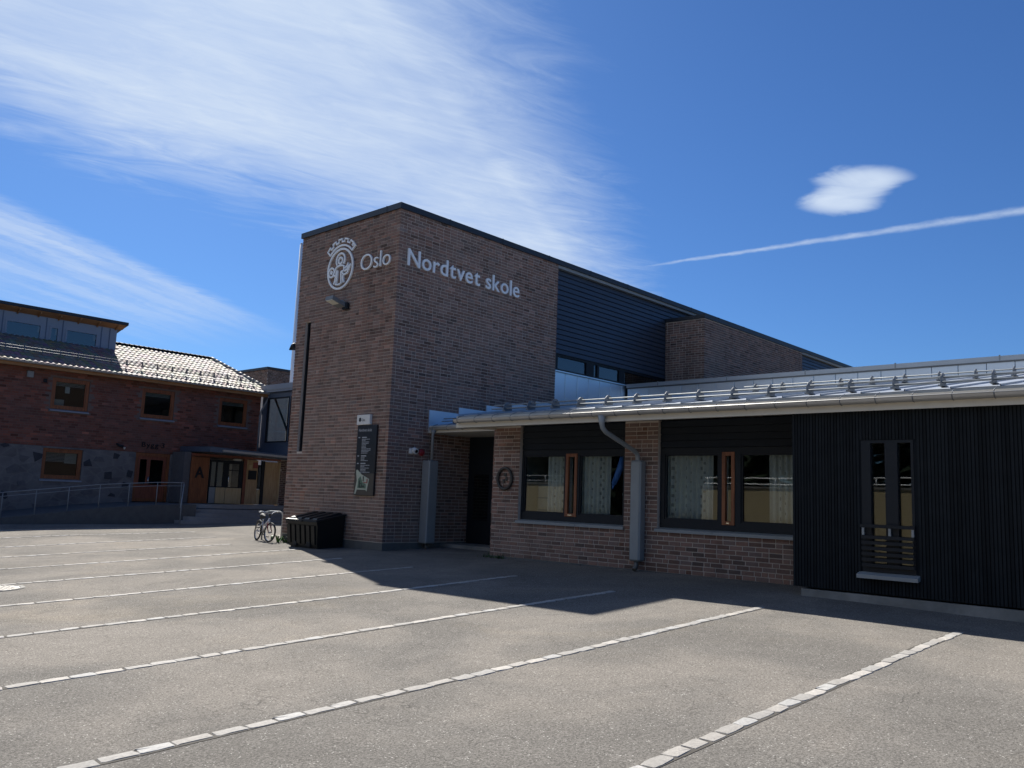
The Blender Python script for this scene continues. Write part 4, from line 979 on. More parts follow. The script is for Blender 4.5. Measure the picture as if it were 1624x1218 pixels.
# ------------------------------------------------------------------ bicycle and its stand
def bicycle():
    rear = Vector((12.50, 20.72)); hd = Vector((-.215, -.975)).normalized(); zg = GZ(12.4, 20.3)
    cen = rear+hd*.44
    t = thing('bicycle', 'small silver child bicycle with red fork and white grips parked by the tower', 'bicycle', (cen.x, cen.y, zg))
    sd = Vector((-hd.y, hd.x)); lean = .10
    def P(a, b, z, steer=None):     # a along, b sideways, z up, from rear wheel contact
        if steer is not None:
            ca, sa = math.cos(steer), math.sin(steer); da = a-.80; a = .80+da*ca-b*sa; b = da*sa+b*ca
        b = b+lean*z
        return (rear.x+hd.x*a+sd.x*b, rear.y+hd.y*a+sd.y*b, zg+z)
    RW = .255; ST = R(14)
    def wheel(a, steer=None):
        n = 30; m = MB(); m.tube([P(a+(RW-.02)*math.cos(2*math.pi*i/n), 0, RW+(RW-.02)*math.sin(2*math.pi*i/n), steer) for i in range(n)], .022, 8, closed=True); w = m.build('wheel', 'black_rubber', t)
        m = MB(); m.tube([P(a+(RW-.045)*math.cos(2*math.pi*i/n), 0, RW+(RW-.045)*math.sin(2*math.pi*i/n), steer) for i in range(n)], .010, 6, closed=True); m.build('rim', 'chrome', w)
        m = MB()
        for i in range(18):
            q = 2*math.pi*i/18; m.tube([P(a, .02*(-1)**i, RW, steer), P(a+(RW-.05)*math.cos(q), 0, RW+(RW-.05)*math.sin(q), steer)], .0016, 3, caps=False)
        m.build('spokes', 'chrome', w)
        m = MB(); m.tube([P(a, -.045, RW, steer), P(a, .045, RW, steer)], .018, 8); m.build('hub', 'bike_silver', w)
    wheel(0); wheel(.88, ST)
    m = MB(); bb = (.37, .24); st = (.27, .52); hdT = (.735, .60); hdB = (.765, .49)
    m.tube([P(bb[0], 0, bb[1]), P(.50, 0, .34), P(hdB[0], 0, hdB[1])], .026, 8); m.tube([P(st[0]+.02, 0, .42), P(.45, 0, .44), P(hdT[0], 0, hdT[1]-.02)], .021, 8)
    m.tube([P(bb[0], 0, bb[1]), P(st[0], 0, st[1])], .018, 8); m.tube([P(hdB[0]+.004, 0, hdB[1]-.02), P(hdT[0]-.004, 0, hdT[1]+.02)], .024, 8)
    for b in (-.05, .05):
        m.tube([P(bb[0], b*.5, bb[1]), P(0, b, RW)], .011, 6); m.tube([P(st[0]+.01, b*.4, .45), P(0, b, RW)], .010, 6)
    m.build('frame', 'bike_silver', t)
    m = MB()
    for b in (-.05, .05): m.tube([P(.775, b*.9, .47, ST), P(.80, b, .40, ST), P(.88, b, RW, ST)], [.018, .018, .012], 8)
    m.tube([P(.775, -.055, .475, ST), P(.775, .055, .475, ST)], .02, 8); m.build('fork', 'bike_red', t)
    m = MB(); m.tube([P(.735, 0, .60), P(.715, 0, .70)], .016, 8); m.tube([P(.715, 0, .70, ST), P(.75, 0, .73, ST)], .02, 8); m.build('stem', 'black_rubber', t)
    m = MB(); m.tube([P(.66, -.27, .775, ST), P(.70, -.18, .785, ST), P(.745, -.06, .735, ST), P(.745, .06, .735, ST), P(.70, .18, .785, ST), P(.66, .27, .775, ST)], .013, 8); hb = m.build('handlebar', 'chrome', t)
    for s_ in (-1, 1):
        m = MB(); m.tube([P(.655, s_*.285, .775, ST), P(.69, s_*.20, .783, ST)], .021, 8); m.build('grip', 'grip_white', hb)
        m = MB(); m.tube([P(.70, s_*.18, .785, ST), P(.75, s_*.22, .775, ST), P(.745, s_*.27, .765, ST)], .006, 5); m.build('brake_lever', 'black_rubber', hb)
    m = MB(); m.tube([P(st[0], 0, st[1]), P(.25, 0, .62)], .012, 8); m.build('seat_post', 'chrome', t)
    m = MB(); m.tube([P(.10, 0, .64), P(.16, 0, .65), P(.24, 0, .645), P(.33, 0, .64), P(.37, 0, .635)], [.05, .085, .06, .032, .018], 10); m.build('saddle', 'black_rubber', t)
    m = MB(); n = 20; m.tube([P(bb[0]+.075*math.cos(2*math.pi*i/n), .04, bb[1]+.075*math.sin(2*math.pi*i/n)) for i in range(n)], .012, 6, closed=True); m.tube([P(bb[0], .05, bb[1]), P(bb[0]+.06, .07, bb[1]-.12)], .009, 6); m.tube([P(bb[0], -.05, bb[1]), P(bb[0]-.06, -.07, bb[1]+.12)], .009, 6); m.tube([P(bb[0], -.05, bb[1]), P(bb[0], .05, bb[1])], .02, 8)
    m.build('crank', 'black_rubber', t)
    for a, b, z in ((bb[0]+.06, .12, bb[1]-.12), (bb[0]-.06, -.12, bb[1]+.12)):
        m = MB(); p = [P(a+dx, b+dy, z+dz) for dz in (-.012, .012) for dx, dy in ((-.04, -.04), (.04, -.04), (.04, .04), (-.04, .04))]; m.hexa(p); m.build('pedal', 'black_rubber', t)
    m = MB(); m.tube([P(bb[0], .04, bb[1]+.075), P(0, .04, RW+.04)], .005, 4); m.tube([P(bb[0], .04, bb[1]-.075), P(.05, .04, RW-.10), P(0, .04, RW-.04)], .005, 4); m.build('chain', 'iron', t)
    m = MB(); n = 12; m.tube([P(RW*1.10*math.cos(R(30+110*i/n)), 0, RW+RW*1.10*math.sin(R(30+110*i/n))) for i in range(n+1)], .018, 5); m.build('mudguard', 'black_rubber', t)
bicycle()
def stand():
    z = GZ(12.9, 20.3)
    m = MB(); pts = [(12.98, 20.28, z-.05), (12.98, 20.28, z+.66), (12.97, 20.31, z+.73), (12.94, 20.38, z+.76), (12.84, 20.70, z+.76), (12.79, 20.82, z+.73), (12.75, 20.88, z+.62), (12.75, 20.88, z-.05)]
    m.tube(pts, .024, 8); tag(m.build('bicycle_stand', 'galvanised'), 'galvanised steel hoop stand behind the small bicycle', 'bicycle stand')
stand()
def weeds():
    r = random.Random(4); m = MB()
    for k in range(90):
        x, y = 12.62+r.gauss(0, .09), 19.15+r.gauss(0, .30); z = GZ(x, y); a = r.uniform(0, 6.28); l = r.uniform(.10, .26); w = r.uniform(.012, .03)
        m.col = (.05*r.uniform(.6, 1.5), .12*r.uniform(.6, 1.4), .025); dx, dy = math.cos(a), math.sin(a)
        m.add([(x-dy*w, y+dx*w, z-.01), (x+dy*w, y-dx*w, z-.01), (x+dx*l*.4+dy*w, y+dy*l*.4-dx*w, z+l*.7), (x+dx*l*.8, y+dy*l*.8, z+l*.8), (x+dx*l*.4-dy*w, y+dy*l*.4+dx*w, z+l*.7)], [(0, 1, 2, 4), (4, 2, 3)])
    tag(m.build('weed_clump', 'weed'), 'small tuft of green weeds between the bicycle and the black bin', 'weeds')
weeds()
def pier_weeds():
    r = random.Random(14); m = MB()
    for k in range(60):
        x, y = 13.42+r.gauss(0, .03), 12.75+r.gauss(0, .22); z = GZ(x, y); a = r.uniform(0, 6.28); l = r.uniform(.04, .13); w = r.uniform(.006, .016)
        m.col = (.045*r.uniform(.6, 1.5), .085*r.uniform(.6, 1.4), .025); dx, dy = math.cos(a), math.sin(a)
        m.add([(x-dy*w, y+dx*w, z-.01), (x+dy*w, y-dx*w, z-.01), (x+dx*l*.5, y+dy*l*.5, z+l)], [(0, 1, 2)])
    tag(m.build('weed_clump', 'weed'), 'low dark weeds at the foot of the brick pier by the door', 'weeds')
pier_weeds()

# ------------------------------------------------------------------ old school building on the left
YB = 33.5
def far_wall_bricks(mb, pl, cst, a0, a1, z0, z1, holes, r, base, ch=.09, L0=.25):
    """flat brick faces set a little proud of the joints"""
    z = z0; c = 0
    while z < z1-.03:
        a = a0-(L0/2 if c % 2 else 0)+r.uniform(-.05, .05)
        while a < a1:
            p, q = max(a+.006, a0), min(a+L0-.006, a1)
            u, v = z+.006, min(z+ch-.006, z1)
            if q-p > .02 and not any(h[0] < q and h[1] > p and h[2] < v and h[3] > u for h in holes):
                mb.col = brick_colour(r, base); d = r.uniform(.004, .011)
                if pl == 'Y': mb.add([(p, cst-d, u), (q, cst-d, u), (q, cst-d, v), (p, cst-d, v), (p, cst, u), (q, cst, u), (q, cst, v), (p, cst, v)], [(0, 1, 2, 3), (0, 4, 5, 1), (3, 2, 6, 7)])
                else: mb.add([(cst-d, p, u), (cst-d, q, u), (cst-d, q, v), (cst-d, p, v), (cst, p, u), (cst, q, u), (cst, q, v), (cst, p, v)], [(0, 3, 2, 1), (0, 1, 5, 4), (3, 7, 6, 2)])
            a += L0
        z += ch; c += 1
def old_school():
    t = thing('old_school_building', 'old red brick school building with stone base, orange windows and tiled roof', 'building', (13, YB+2, .3))
    r = random.Random(31)
    xl, xr = 1.5, 19.9
    ups = [(4.5, 5.85), (7.88, 9.23), (11.30, 12.63), (14.64, 15.98), (17.95, 19.27)]
    uh = [(a, b, 4.38, 5.54) for a, b in ups]
    lows = [(7.9, 9.3, 1.82, 2.93), (11.22, 12.62, 1.82, 2.93)]; door = (14.60, 16.02, 1.08, 2.99)
    m = MB(); m.panel('Y', YB, xl, xr, 2.995, 5.80, uh, .35); m.box(xr-.3, xr, YB+.35, 41, .3, 5.8); m.box(xl, xl+.3, YB+.35, 41, .3, 5.8); m.box(xl+.3, xr-.3, 40.7, 41, .3, 5.8)
    bw = m.build('brick_wall', 'old_mortar', t)
    m = MB(); far_wall_bricks(m, 'Y', YB, xl, xr, 2.995, 5.80, [(a-.005, b+.005, c-.09, d+.005) for a, b, c, d in uh], r, (.215, .088, .066)); m.build('bricks', 'old_brick', bw, kind='stuff')
    m = MB(); m.panel('Y', YB-.05, xl, xr, -.2, 2.99, lows+[(door[0], door[1], .5, door[3])], .35); sw = m.build('stone_wall', 'stone_render', t)
    stones = [(9.95, 2.93, .22, .10, 1), (9.82, 1.72, .10, .22, 1), (10.65, 1.62, .22, .18, 0), (11.05, 2.60, .28, .34, 1), (12.82, 2.45, .24, .22, 1), (13.85, 2.80, .26, .18, 1), (13.62, 2.0, .22, .34, 1), (14.55-.15, 2.15, .22, .24, 1), (14.30, 1.68, .22, .20, 1), (13.8, 1.30, .22, .14, 1), (16.35, 2.25, .26, .20, 1), (13.55, .70, .46, .26, 1), (12.6, .62, .26, .2, 1), (11.6, .66, .2, .2, 1), (11.2, .8, .3, .2, 0), (9.6, .8, .2, .4, 1), (14.48, 2.85, .2, .16, 0), (10.3, 2.1, .34, .24, 0), (10.1, 1.2, .2, .2, 1), (12.9, 1.4, .3, .2, 0), (8.6, 1.2, .3, .3, 1), (7.4, 2.2, .3, .3, 1), (10.6, 2.5, .3, .2, 0), (13.2, 2.6, .3, .2, 0)]
    for x, z, w, h, dk in stones:
        n = r.choice((4, 4, 5)); poly = []; off = r.uniform(.4, 1.1)
        for i in range(n):
            a = 2*math.pi*(i+r.uniform(-.3, .3))/n+off; q = r.uniform(.55, .85); poly.append((x+w*q*math.cos(a), z+h*q*math.sin(a)))
        s = MB(); s.prism(poly, lambda p: (p[0], YB-.066, p[1]), lambda p: (p[0], YB-.03, p[1])); s.build('stone', 'dark_stone' if dk else 'mid_stone', sw)
    def win(a, b, c, d, extra):
        s = MB(); s.frame('Y', YB+.03, a+.003, b-.003, c+.003, d-.003, .10, .10); f = s.build('window', 'orange_wood', t)
        s = MB(); s.frame('Y', YB+.045, a+.10, b-.10, c+.10, d-.10, .045, .07); s.build('sash', 'orange_wood', f)
        s = MB(); s.box(a+.13, b-.13, YB+.08, YB+.088, c+.13, d-.13); s.build('pane', 'old_glass', f)
        s = MB(); s.hexa([(a-.03, YB-.10, c-.09), (b+.03, YB-.10, c-.09), (b+.03, YB+.02, c-.07), (a-.03, YB+.02, c-.07), (a-.03, YB-.10, c-.045), (b+.03, YB-.10, c-.045), (b+.03, YB+.03, c-.005), (a-.03, YB+.03, c-.005)]); s.build('sill', 'dormer_metal', f)
        if extra == 'paper':
            s = MB(); s.box(a+.50, a+.66, YB+.10, YB+.105, c+.62, c+.86); s.build('notice', 'paper', f)
            s = MB(); s.box(a+.15, a+.55, YB+.25, YB+.35, c+.12, c+.38); s.build('window_box', 'blind', f)
        for k in range(3 if extra != 'low' else 7):
            s = MB(); zt = d-.15-k*.05; s.box(a+.14, b-.14, YB+.16, YB+.18, zt-.028, zt); s.build('blind_slat', 'blind', f)
        if extra == 'low':
            s = MB(); s.box(b-.55, b-.14, YB+.19, YB+.20, d-.52, d-.14); s.build('blind', 'panel_white', f)
    for i, h in enumerate(uh): win(*h, 'paper' if i == 2 else '')
    for h in lows: win(*h, 'low')
    # door
    a, b, c, d = door
    s = MB(); s.frame('Y', YB+.03, a+.003, b-.003, c+.002, d-.003, .12, .12); dr = s.build('door', 'orange_wood', t)
    s = MB(); s.panel('Y', YB+.07, a+.12, b-.12, c+.12, d-.12, [(a+.24, a+.52, 1.75, d-.26), (a+.66, b-.24, 1.75, d-.26)], .06); s.build('door_leaf', 'red_wood', dr)
    for p, q in ((a+.24, a+.52), (a+.66, b-.24)):
        s = MB(); s.box(p, q, YB+.095, YB+.103, 1.75, d-.26); s.build('pane', 'old_glass', dr)
    s = MB(); s.tube([(a+.60, YB+.02, 1.75), (a+.60, YB+.02, 2.05)], .02, 6); s.build('handle', 'chrome', dr)
    # eaves
    x0, x1, ye, ze = .6, 20.35, 33.02, 5.93
    s = MB(); s.hexa([(x0, ye+.05, ze-.16), (x1-.1, ye+.05, ze-.16), (x1-.1, YB+.05, ze-.14), (x0, YB+.05, ze-.14), (x0, ye+.05, ze-.12), (x1-.1, ye+.05, ze-.12), (x1-.1, YB+.05, ze-.10), (x0, YB+.05, ze-.10)]); s.build('soffit', 'pine_soffit', t)
    s = MB(); s.box(x0, x1-.1, ye+.02, ye+.049, ze-.18, ze+.01); s.build('fascia', 'pine_soffit', t)
    n = 8; s = MB(); prof = [(.075*math.cos(math.pi+math.pi*i/n), .075*math.sin(math.pi+math.pi*i/n)) for i in range(n+1)]
    s.prism(prof, lambda p: (x0, ye-.06+p[0], ze+p[1]), lambda p: (x1-.05, ye-.06+p[0], ze+p[1])); s.build('gutter', 'gutter_metal', t)
    s = MB(); s.tube([(x1-.35, ye-.06, ze-.05), (x1-.37, ye-.03, ze-.2), (19.92, YB-.10, ze-.75), (19.86, YB-.10, ze-1.0), (19.86, YB-.10, 3.3)], .045, 8); s.build('downpipe', 'pipe_grey', t)
    # tiled roof with hipped end
    yr, zr, xr2 = 37.0, 7.66, 19.25
    s = MB(); s.add([(x0, ye, ze), (x1, ye, ze), (xr2, yr, zr), (x0, yr, zr), (x0, 41.0, ze), (x1, 41.0, ze)], [(0, 1, 2, 3), (3, 2, 5, 4), (1, 5, 2), (0, 3, 4)]); rf = s.build('roof', 'old_mortar', t)
    sl = (zr-ze)/(yr-ye); rows = 13; pw = .20; nx = 6
    s = MB(); L = math.hypot(yr-ye, zr-ze); ny, nz = -(zr-ze)/L, (yr-ye)/L
    for k in range(rows):
        ya, yb = ye-.05+k*(yr-ye)/rows, ye-.05+(k+1)*(yr-ye)/rows+.04
        xa = x0
        while xa < x1:
            lim = x1+(xr2-x1)*((ya+yb)/2-ye)/(yr-ye)
            if xa+pw*.5 > lim: break
            if xa < 14.4 and ya > 36.0: xa += pw; continue
            s.col = tuple(c*r.uniform(.72, 1.25) for c in (.23, .18, .145))
            vs = []
            for (yy, lift) in ((ya, .034), (yb, .010)):
                for i in range(nx+1):
                    f = i/nx; px = min(xa+pw*f*1.02, lim+.03); pr = .034*(.5-.5*math.cos(2*math.pi*min(f*1.0, 1)))**.8 + lift
                    zz = ze+(yy-ye)*sl; vs.append((px, yy+ny*pr, zz+nz*pr))
            for i in range(nx+1):
                v = vs[i]; vs_ = (v[0], v[1], v[2]-.026); vs.append(vs_)
            m_ = nx+1
            s.add(vs, [(i, i+1, m_+i+1, m_+i) for i in range(nx)], smooth=True); s.add(vs[:m_]+vs[2*m_:], [(m_+i, m_+i+1, i+1, i) for i in range(nx)])
            xa += pw
    s.build('roof_tiles', 'roof_tile', rf, kind='stuff')
    s = MB(); n = 22
    for i in range(n):
        f0, f1 = i/n, (i+1)/n; p0 = Vector((14.5+(xr2-14.5)*f0, yr, zr+.03)); p1 = Vector((14.5+(xr2-14.5)*(f1+.004), yr, zr+.03)); s.tube([p0, p1], [.10, .085], 8)
    s.build('ridge_tiles', 'roof_tile', rf, kind='stuff')
    s = MB(); s.col = (.3, .28, .25); n = 16
    for i in range(n):
        p0 = Vector((x1, ye, ze+.05)).lerp(Vector((xr2, yr, zr+.05)), i/n); p1 = Vector((x1, ye, ze+.05)).lerp(Vector((xr2, yr, zr+.05)), (i+1.1)/n); s.tube([p0, p1], [.085, .075], 8)
    s.build('hip_tiles', 'roof_tile', rf, kind='stuff')
    # snow rail on the tiles
    yy = 33.75; zz = ze+(yy-ye)*sl+.1
    for dz in (.10, .20):
        s = MB(); s.tube([(x0, yy, zz+dz), (19.6, yy, zz+dz)], .014, 5); s.build('snow_rail', 'dark_galvanised', rf)
    x = 1.0
    while x < 19.6:
        s = MB(); s.prism([(-.10, 0), (-.02, .24), (.03, .24), (.10, .04)], lambda p: (x-.012, yy+p[0], zz+p[1]), lambda p: (x+.012, yy+p[0], zz+p[1])); s.build('snow_bracket', 'dark_galvanised', rf); x += .62
    # long dormer
    yd = 36.1; zd0, zd1 = 7.11, 8.17; dl, dx = .8, 14.46
    wn = [(4.0, 5.3), (5.5, 5.95), (6.2, 7.5), (7.75, 8.2), (8.45, 9.75), (9.93, 11.25), (11.47, 11.88), (12.05, 13.33)]
    wn = [(a*1.031, b*1.031) for a, b in wn]
    hol = [(a+.02, b-.02, 7.22, 7.86) for a, b in wn]
    s = MB(); s.panel('Y', yd, dl, dx, zd0-.2, zd1, hol, .15); s.box(dx-.12, dx, yd+.15, 38.0, 6.8, zd1); dm = s.build('dormer', 'dormer_metal', t)
    for a, b, c, d in hol:
        s = MB(); s.frame('Y', yd-.02, a, b, c, d, .07, .10); s.build('dormer_window', 'dormer_metal', dm)
        s = MB(); s.box(a+.06, b-.06, yd+.03, yd+.04, c+.06, d-.06); s.build('pane', 'sky_glass', dm)
        s = MB(); s.box(a, b, yd+.5, yd+.52, c-.1, d+.1); s.build('room_lining', 'inner_dark', dm)
    for x in (10.16, 11.72, 12.33, 13.84, 14.17):
        s = MB(); s.box(x-.02, x+.02, yd-.012, yd-.002, zd0-.1, zd1-.02); s.build('cover_strip', 'blue_sheet', dm)
    s = MB(); s.box(dl, dx-.35, yd-.05, yd-.003, zd0+.07, zd0+.12); s.build('dormer_sill', 'red_wood', dm)
    s = MB(); s.hexa([(dl-.3, yd-.36, zd1+.13), (dx+.22, yd-.36, zd1+.13), (dx+.22, yd+.02, zd1+.0), (dl-.3, yd+.02, zd1+.0), (dl-.3, yd-.36, zd1+.16), (dx+.22, yd-.36, zd1+.16), (dx+.22, yd+.02, zd1+.03), (dl-.3, yd+.02, zd1+.03)]); s.build('dormer_soffit', 'pine_soffit', dm)
    for k in range(12):
        x = dx-.1-k*.75; s = MB(); s.hexa([(x, yd-.33, zd1+.06), (x+.05, yd-.33, zd1+.06), (x+.05, yd-.003, zd1-.06), (x, yd-.003, zd1-.06), (x, yd-.33, zd1+.125), (x+.05, yd-.33, zd1+.125), (x+.05, yd-.003, zd1+.0), (x, yd-.003, zd1+.0)]); s.build('rafter', 'pine_soffit', dm)
    s = MB(); s.hexa([(dl-.3, yd-.42, zd1+.165), (dx+.28, yd-.42, zd1+.165), (dx+.28, 38.5, zd1-.4), (dl-.3, 38.5, zd1-.4), (dl-.3, yd-.42, zd1+.28), (dx+.28, yd-.42, zd1+.28), (dx+.28, 38.5, zd1-.28), (dl-.3, 38.5, zd1-.28)]); s.build('dormer_roof', 'black_cap', dm)
    # inner linings so that the panes look into rooms
    s = MB(); s.box(xl+.3, xr-.3, YB+2.6, YB+2.7, .5, 5.7); s.box(xl+.3, xr-.3, YB+.36, YB+2.6, 3.2, 3.3); s.box(xl+.3, xr-.3, YB+.36, YB+2.6, 5.7, 5.75); s.build('room_lining', 'inner_dark', t)
    # small wall fittings
    s = MB(); s.bbox(9.95+.45, 10.62, YB-.10, YB-.012, 5.42, 5.66, .02); s.build('wall_lamp', 'pipe_grey', t)
    s = MB(); s.bbox(10.98, 11.10, YB-.06, YB-.012, 5.30, 5.44, .01); s.build('wall_box', 'dark_frame', t)
    s = MB(); s.tube([(13.85, YB-.012, 3.25), (13.85, YB-.14, 3.2), (14.02, YB-.2, 3.16)], [.04, .04, .07], 8); s.build('dome_lamp', 'dark_frame', t)
    s = MB(); s.tube([(14.06, YB-.2, 3.14), (14.06, YB-.2, 3.06)], [.05, .03], 8); s.build('lamp_globe', 'lamp_lens', t)
    return t
OLD = old_school()
t = thing('building_number_sign', 'dark letters Bygg 3 on the red brick above the orange door', 'sign', (15.2, YB, 3.2))
text('Bygg 3', lambda u, v, d: (14.80+u, YB-.012-d, 3.22+v), .19, .92, .03, t, 'dark_frame', .01)

# ------------------------------------------------------------------ entrance porch, steps, ramp
def porch():
    t = thing('entrance_porch', 'timber entrance porch with letter A panel, plywood boards and flat blue canopy', 'entrance', (18, 32.5, 1.1))
    y = 32.3; z0, z1 = 1.09, 3.0
    def bx(name, a, b, c, d, mt, dy=0, th=.06, par=t):
        m = MB(); m.bbox(a, b, y+dy, y+dy+th, c, d, .006); return m.build(name, mt, par)
    bx('side_panel', 16.33, 17.10, z0, 2.93, 'orange_wood'); 
    text('A', lambda u, v, d: (16.50+u, y-d, 2.10+v), .42, .40, .03, t, 'dark_frame', .02)
    # glazed doors
    g0, g1 = 17.14, 18.62
    m = MB(); m.panel('Y', y, g0, g1, z0, 2.86, [(17.20, 17.42, 1.78, 2.76), (17.47, 17.74, 1.78, 2.76), (17.98, 18.46, 2.48, 2.72), (17.98, 18.46, 1.78, 2.44)], .07); d = m.build('glazed_door', 'dark_frame', t)
    for a, b, c, e in ((17.20, 17.42, 1.78, 2.76), (17.47, 17.74, 1.78, 2.76), (17.98, 18.46, 2.48, 2.72), (17.98, 18.46, 1.78, 2.44)):
        m = MB(); m.box(a, b, y+.03, y+.038, c, e); m.build('pane', 'window_glass', d)
    for a, b in ((17.44, 17.84), (17.86, 18.58)): bx('kick_board', a, b, z0+.01, 1.74, 'pale_ply', -.035, .03, d)
    bx('kick_board', 17.16, 17.42, z0+.01, 1.74, 'pipe_grey', -.03, .025, d)
    m = MB(); m.tube([(17.97, y-.01, 1.85), (17.95, y-.06, 1.9), (17.95, y-.06, 2.2), (17.97, y-.01, 2.25)], .014, 6); m.build('handle', 'chrome', d)
    m = MB(); m.box(17.16, 18.6, y+.9, y+.95, 1.1, 2.9); m.build('inner_partition', 'panel_white', t)
    bx('post', 18.635, 18.76, z0, 2.95, 'red_wood', -.02, .12)
    bx('notice_panel', 18.775, 19.30, z0, 2.93, 'ply')
    bx('edge_panel', 19.31, 19.46, z0, 1.72, 'pale_ply', -.01)
    bx('glass_strip_frame', 19.31, 19.46, 1.74, 2.75, 'dark_frame')
    m = MB(); m.bbox(19.34, 19.45, y-.008, y+.001, 1.82, 2.66, .003); m.build('glass_strip', 'sky_glass', t)
    bx('dark_jamb', 19.47, 19.61, z0, 2.93, 'dark_frame', -.03, .1)
    bx('ply_board', 19.625, 20.30, z0, 2.90, 'ply', -.01)
    bx('edge_trim', 20.31, 20.37, z0, 2.90, 'pale_ply', -.02, .08)
    bx('lintel', 16.33, 20.38, 2.955, 3.06, 'red_wood', -.01, .1)
    m = MB(); m.bbox(18.1, 18.42, y-.16, y-.02, 2.86, 2.94, .02); m.build('porch_lamp', 'lamp_lens', t)
    n = MB(); n.bbox(18.86, 19.24, y-.03, y-.002, 2.12, 2.50, .005); n.build('notice_board', 'dark_frame', t)
    n = MB(); n.box(18.86, 19.02, y-.012, y-.002, 2.56, 2.72); n.build('notice', 'pale_ply', t)
    n = MB(); n.box(19.06, 19.28, y-.012, y-.002, 2.60, 2.84); n.build('notice', 'map_red', t)
    # canopy
    m = MB(); m.hexa([(16.35, 30.9, 3.10), (20.9, 30.9, 3.02), (20.9, 33.40, 3.02), (16.35, 33.40, 3.14), (16.35, 30.9, 3.30), (20.9, 30.9, 3.16), (20.9, 33.40, 3.20), (16.35, 33.40, 3.34)]); c = m.build('canopy', 'blue_sheet', t)
    m = MB(); m.hexa([(16.85, 30.82, 3.13), (20.9, 30.82, 3.03), (20.9, 30.895, 3.03), (16.85, 30.895, 3.13), (16.85, 30.82, 3.21), (20.9, 30.82, 3.11), (20.9, 30.895, 3.11), (16.85, 30.895, 3.21)]); m.build('canopy_gutter', 'gutter_metal', c)
    # brick return to the right
    m = MB(); m.box(20.40, 23, y+.02, y+.3, .6, 3.4); w = m.build('return_wall', 'mortar', t)
    r = random.Random(8); m = MB(); far_wall_bricks(m, 'Y', y+.02, 20.40, 23, .6, 3.0, [], r, (.150, .10, .085), .081, .24); m.build('bricks', 'far_brick', w, kind='stuff')
    m = MB(); m.box(16.05, 16.32, y+.06, y+1.1, z0, 3.1); m.build('side_wall', 'mid_stone', t)
porch()
def steps():
    t = thing('entrance_steps', 'broad grey concrete steps with rounded left end up to the porch', 'steps', (18, 30.5, .4))
    zs = [.50, .635, .77, .905, 1.04+.03]
    for k in range(5):
        yf = 29.15+k*.36; xl = 15.1+k*.30-.3; z0 = zs[k]-.14; z1 = zs[k]
        rad = .9; pts = [(24, 32.28), (24, yf), (xl+rad, yf)]
        for i in range(1, 7):
            a = R(90*i/6); pts.append((xl+rad-rad*math.sin(a), yf+rad-rad*math.cos(a)))
        pts.append((xl, 32.28))
        m = MB(); m.prism(pts, lambda p: (p[0], p[1], .0 if k == 0 else z0), lambda p: (p[0], p[1], z1)); m.build('step', 'step_stone', t)
steps()
def ramp():
    t = thing('access_ramp', 'long dark concrete ramp rising along the stone wall to the orange door', 'ramp', (11, 31, .3))
    m = MB(); ps = [(4.0, .10), (9.0, .50), (12.1, .88), (14.0, 1.03), (15.6, 1.075)]
    for (a, za), (b, zb_) in zip(ps[:-1], ps[1:]):
        m.hexa([(a, 30.2, -.3), (b, 30.2, -.3), (b, 33.44, -.3), (a, 33.44, -.3), (a, 30.2, za), (b, 30.2, zb_), (b, 33.44, zb_), (a, 33.44, za)])
    m.build('ramp_body', 'dark_concrete', t)
    def zr(x):
        for (a, za), (b, zb_) in zip(ps[:-1], ps[1:]):
            if a <= x <= b: return za+(zb_-za)*(x-a)/(b-a)
        return ps[-1][1]
    h = thing('ramp_railing', 'thin steel handrail with slim posts along the ramp edge', 'railing', (11, 30.3, .6))
    xs = [6.1, 7.1, 8.1, 9.12, 10.1, 11.1, 12.1, 13.1, 14.1, 15.0]
    for x in xs:
        m = MB(); m.tube([(x, 30.28, zr(x)-.02), (x, 30.28, zr(x)+.80)], .016, 6); m.build('post', 'galvanised', h)
    for dz, rr in ((.80, .018), (.68, .012)):
        m = MB(); m.tube([(x, 30.28-(.05 if dz < .75 else 0), zr(x)+dz) for x in [4.2]+xs+[15.1]], rr, 6); m.build('rail', 'galvanised', h)
    s = thing('stair_handrail', 'short sloping steel handrail at the left end of the steps', 'railing', (15.2, 29.6, .5))
    m = MB(); m.tube([(14.55, 29.25, .36), (14.55, 29.25, 1.28)], .021, 6); m.build('post', 'galvanised', s)
    m = MB(); m.tube([(14.2, 28.6, .98), (14.55, 29.25, 1.26), (15.2, 30.5, 1.72), (15.25, 30.6, 1.82)], .022, 6); m.build('rail', 'galvanised', s)
ramp()

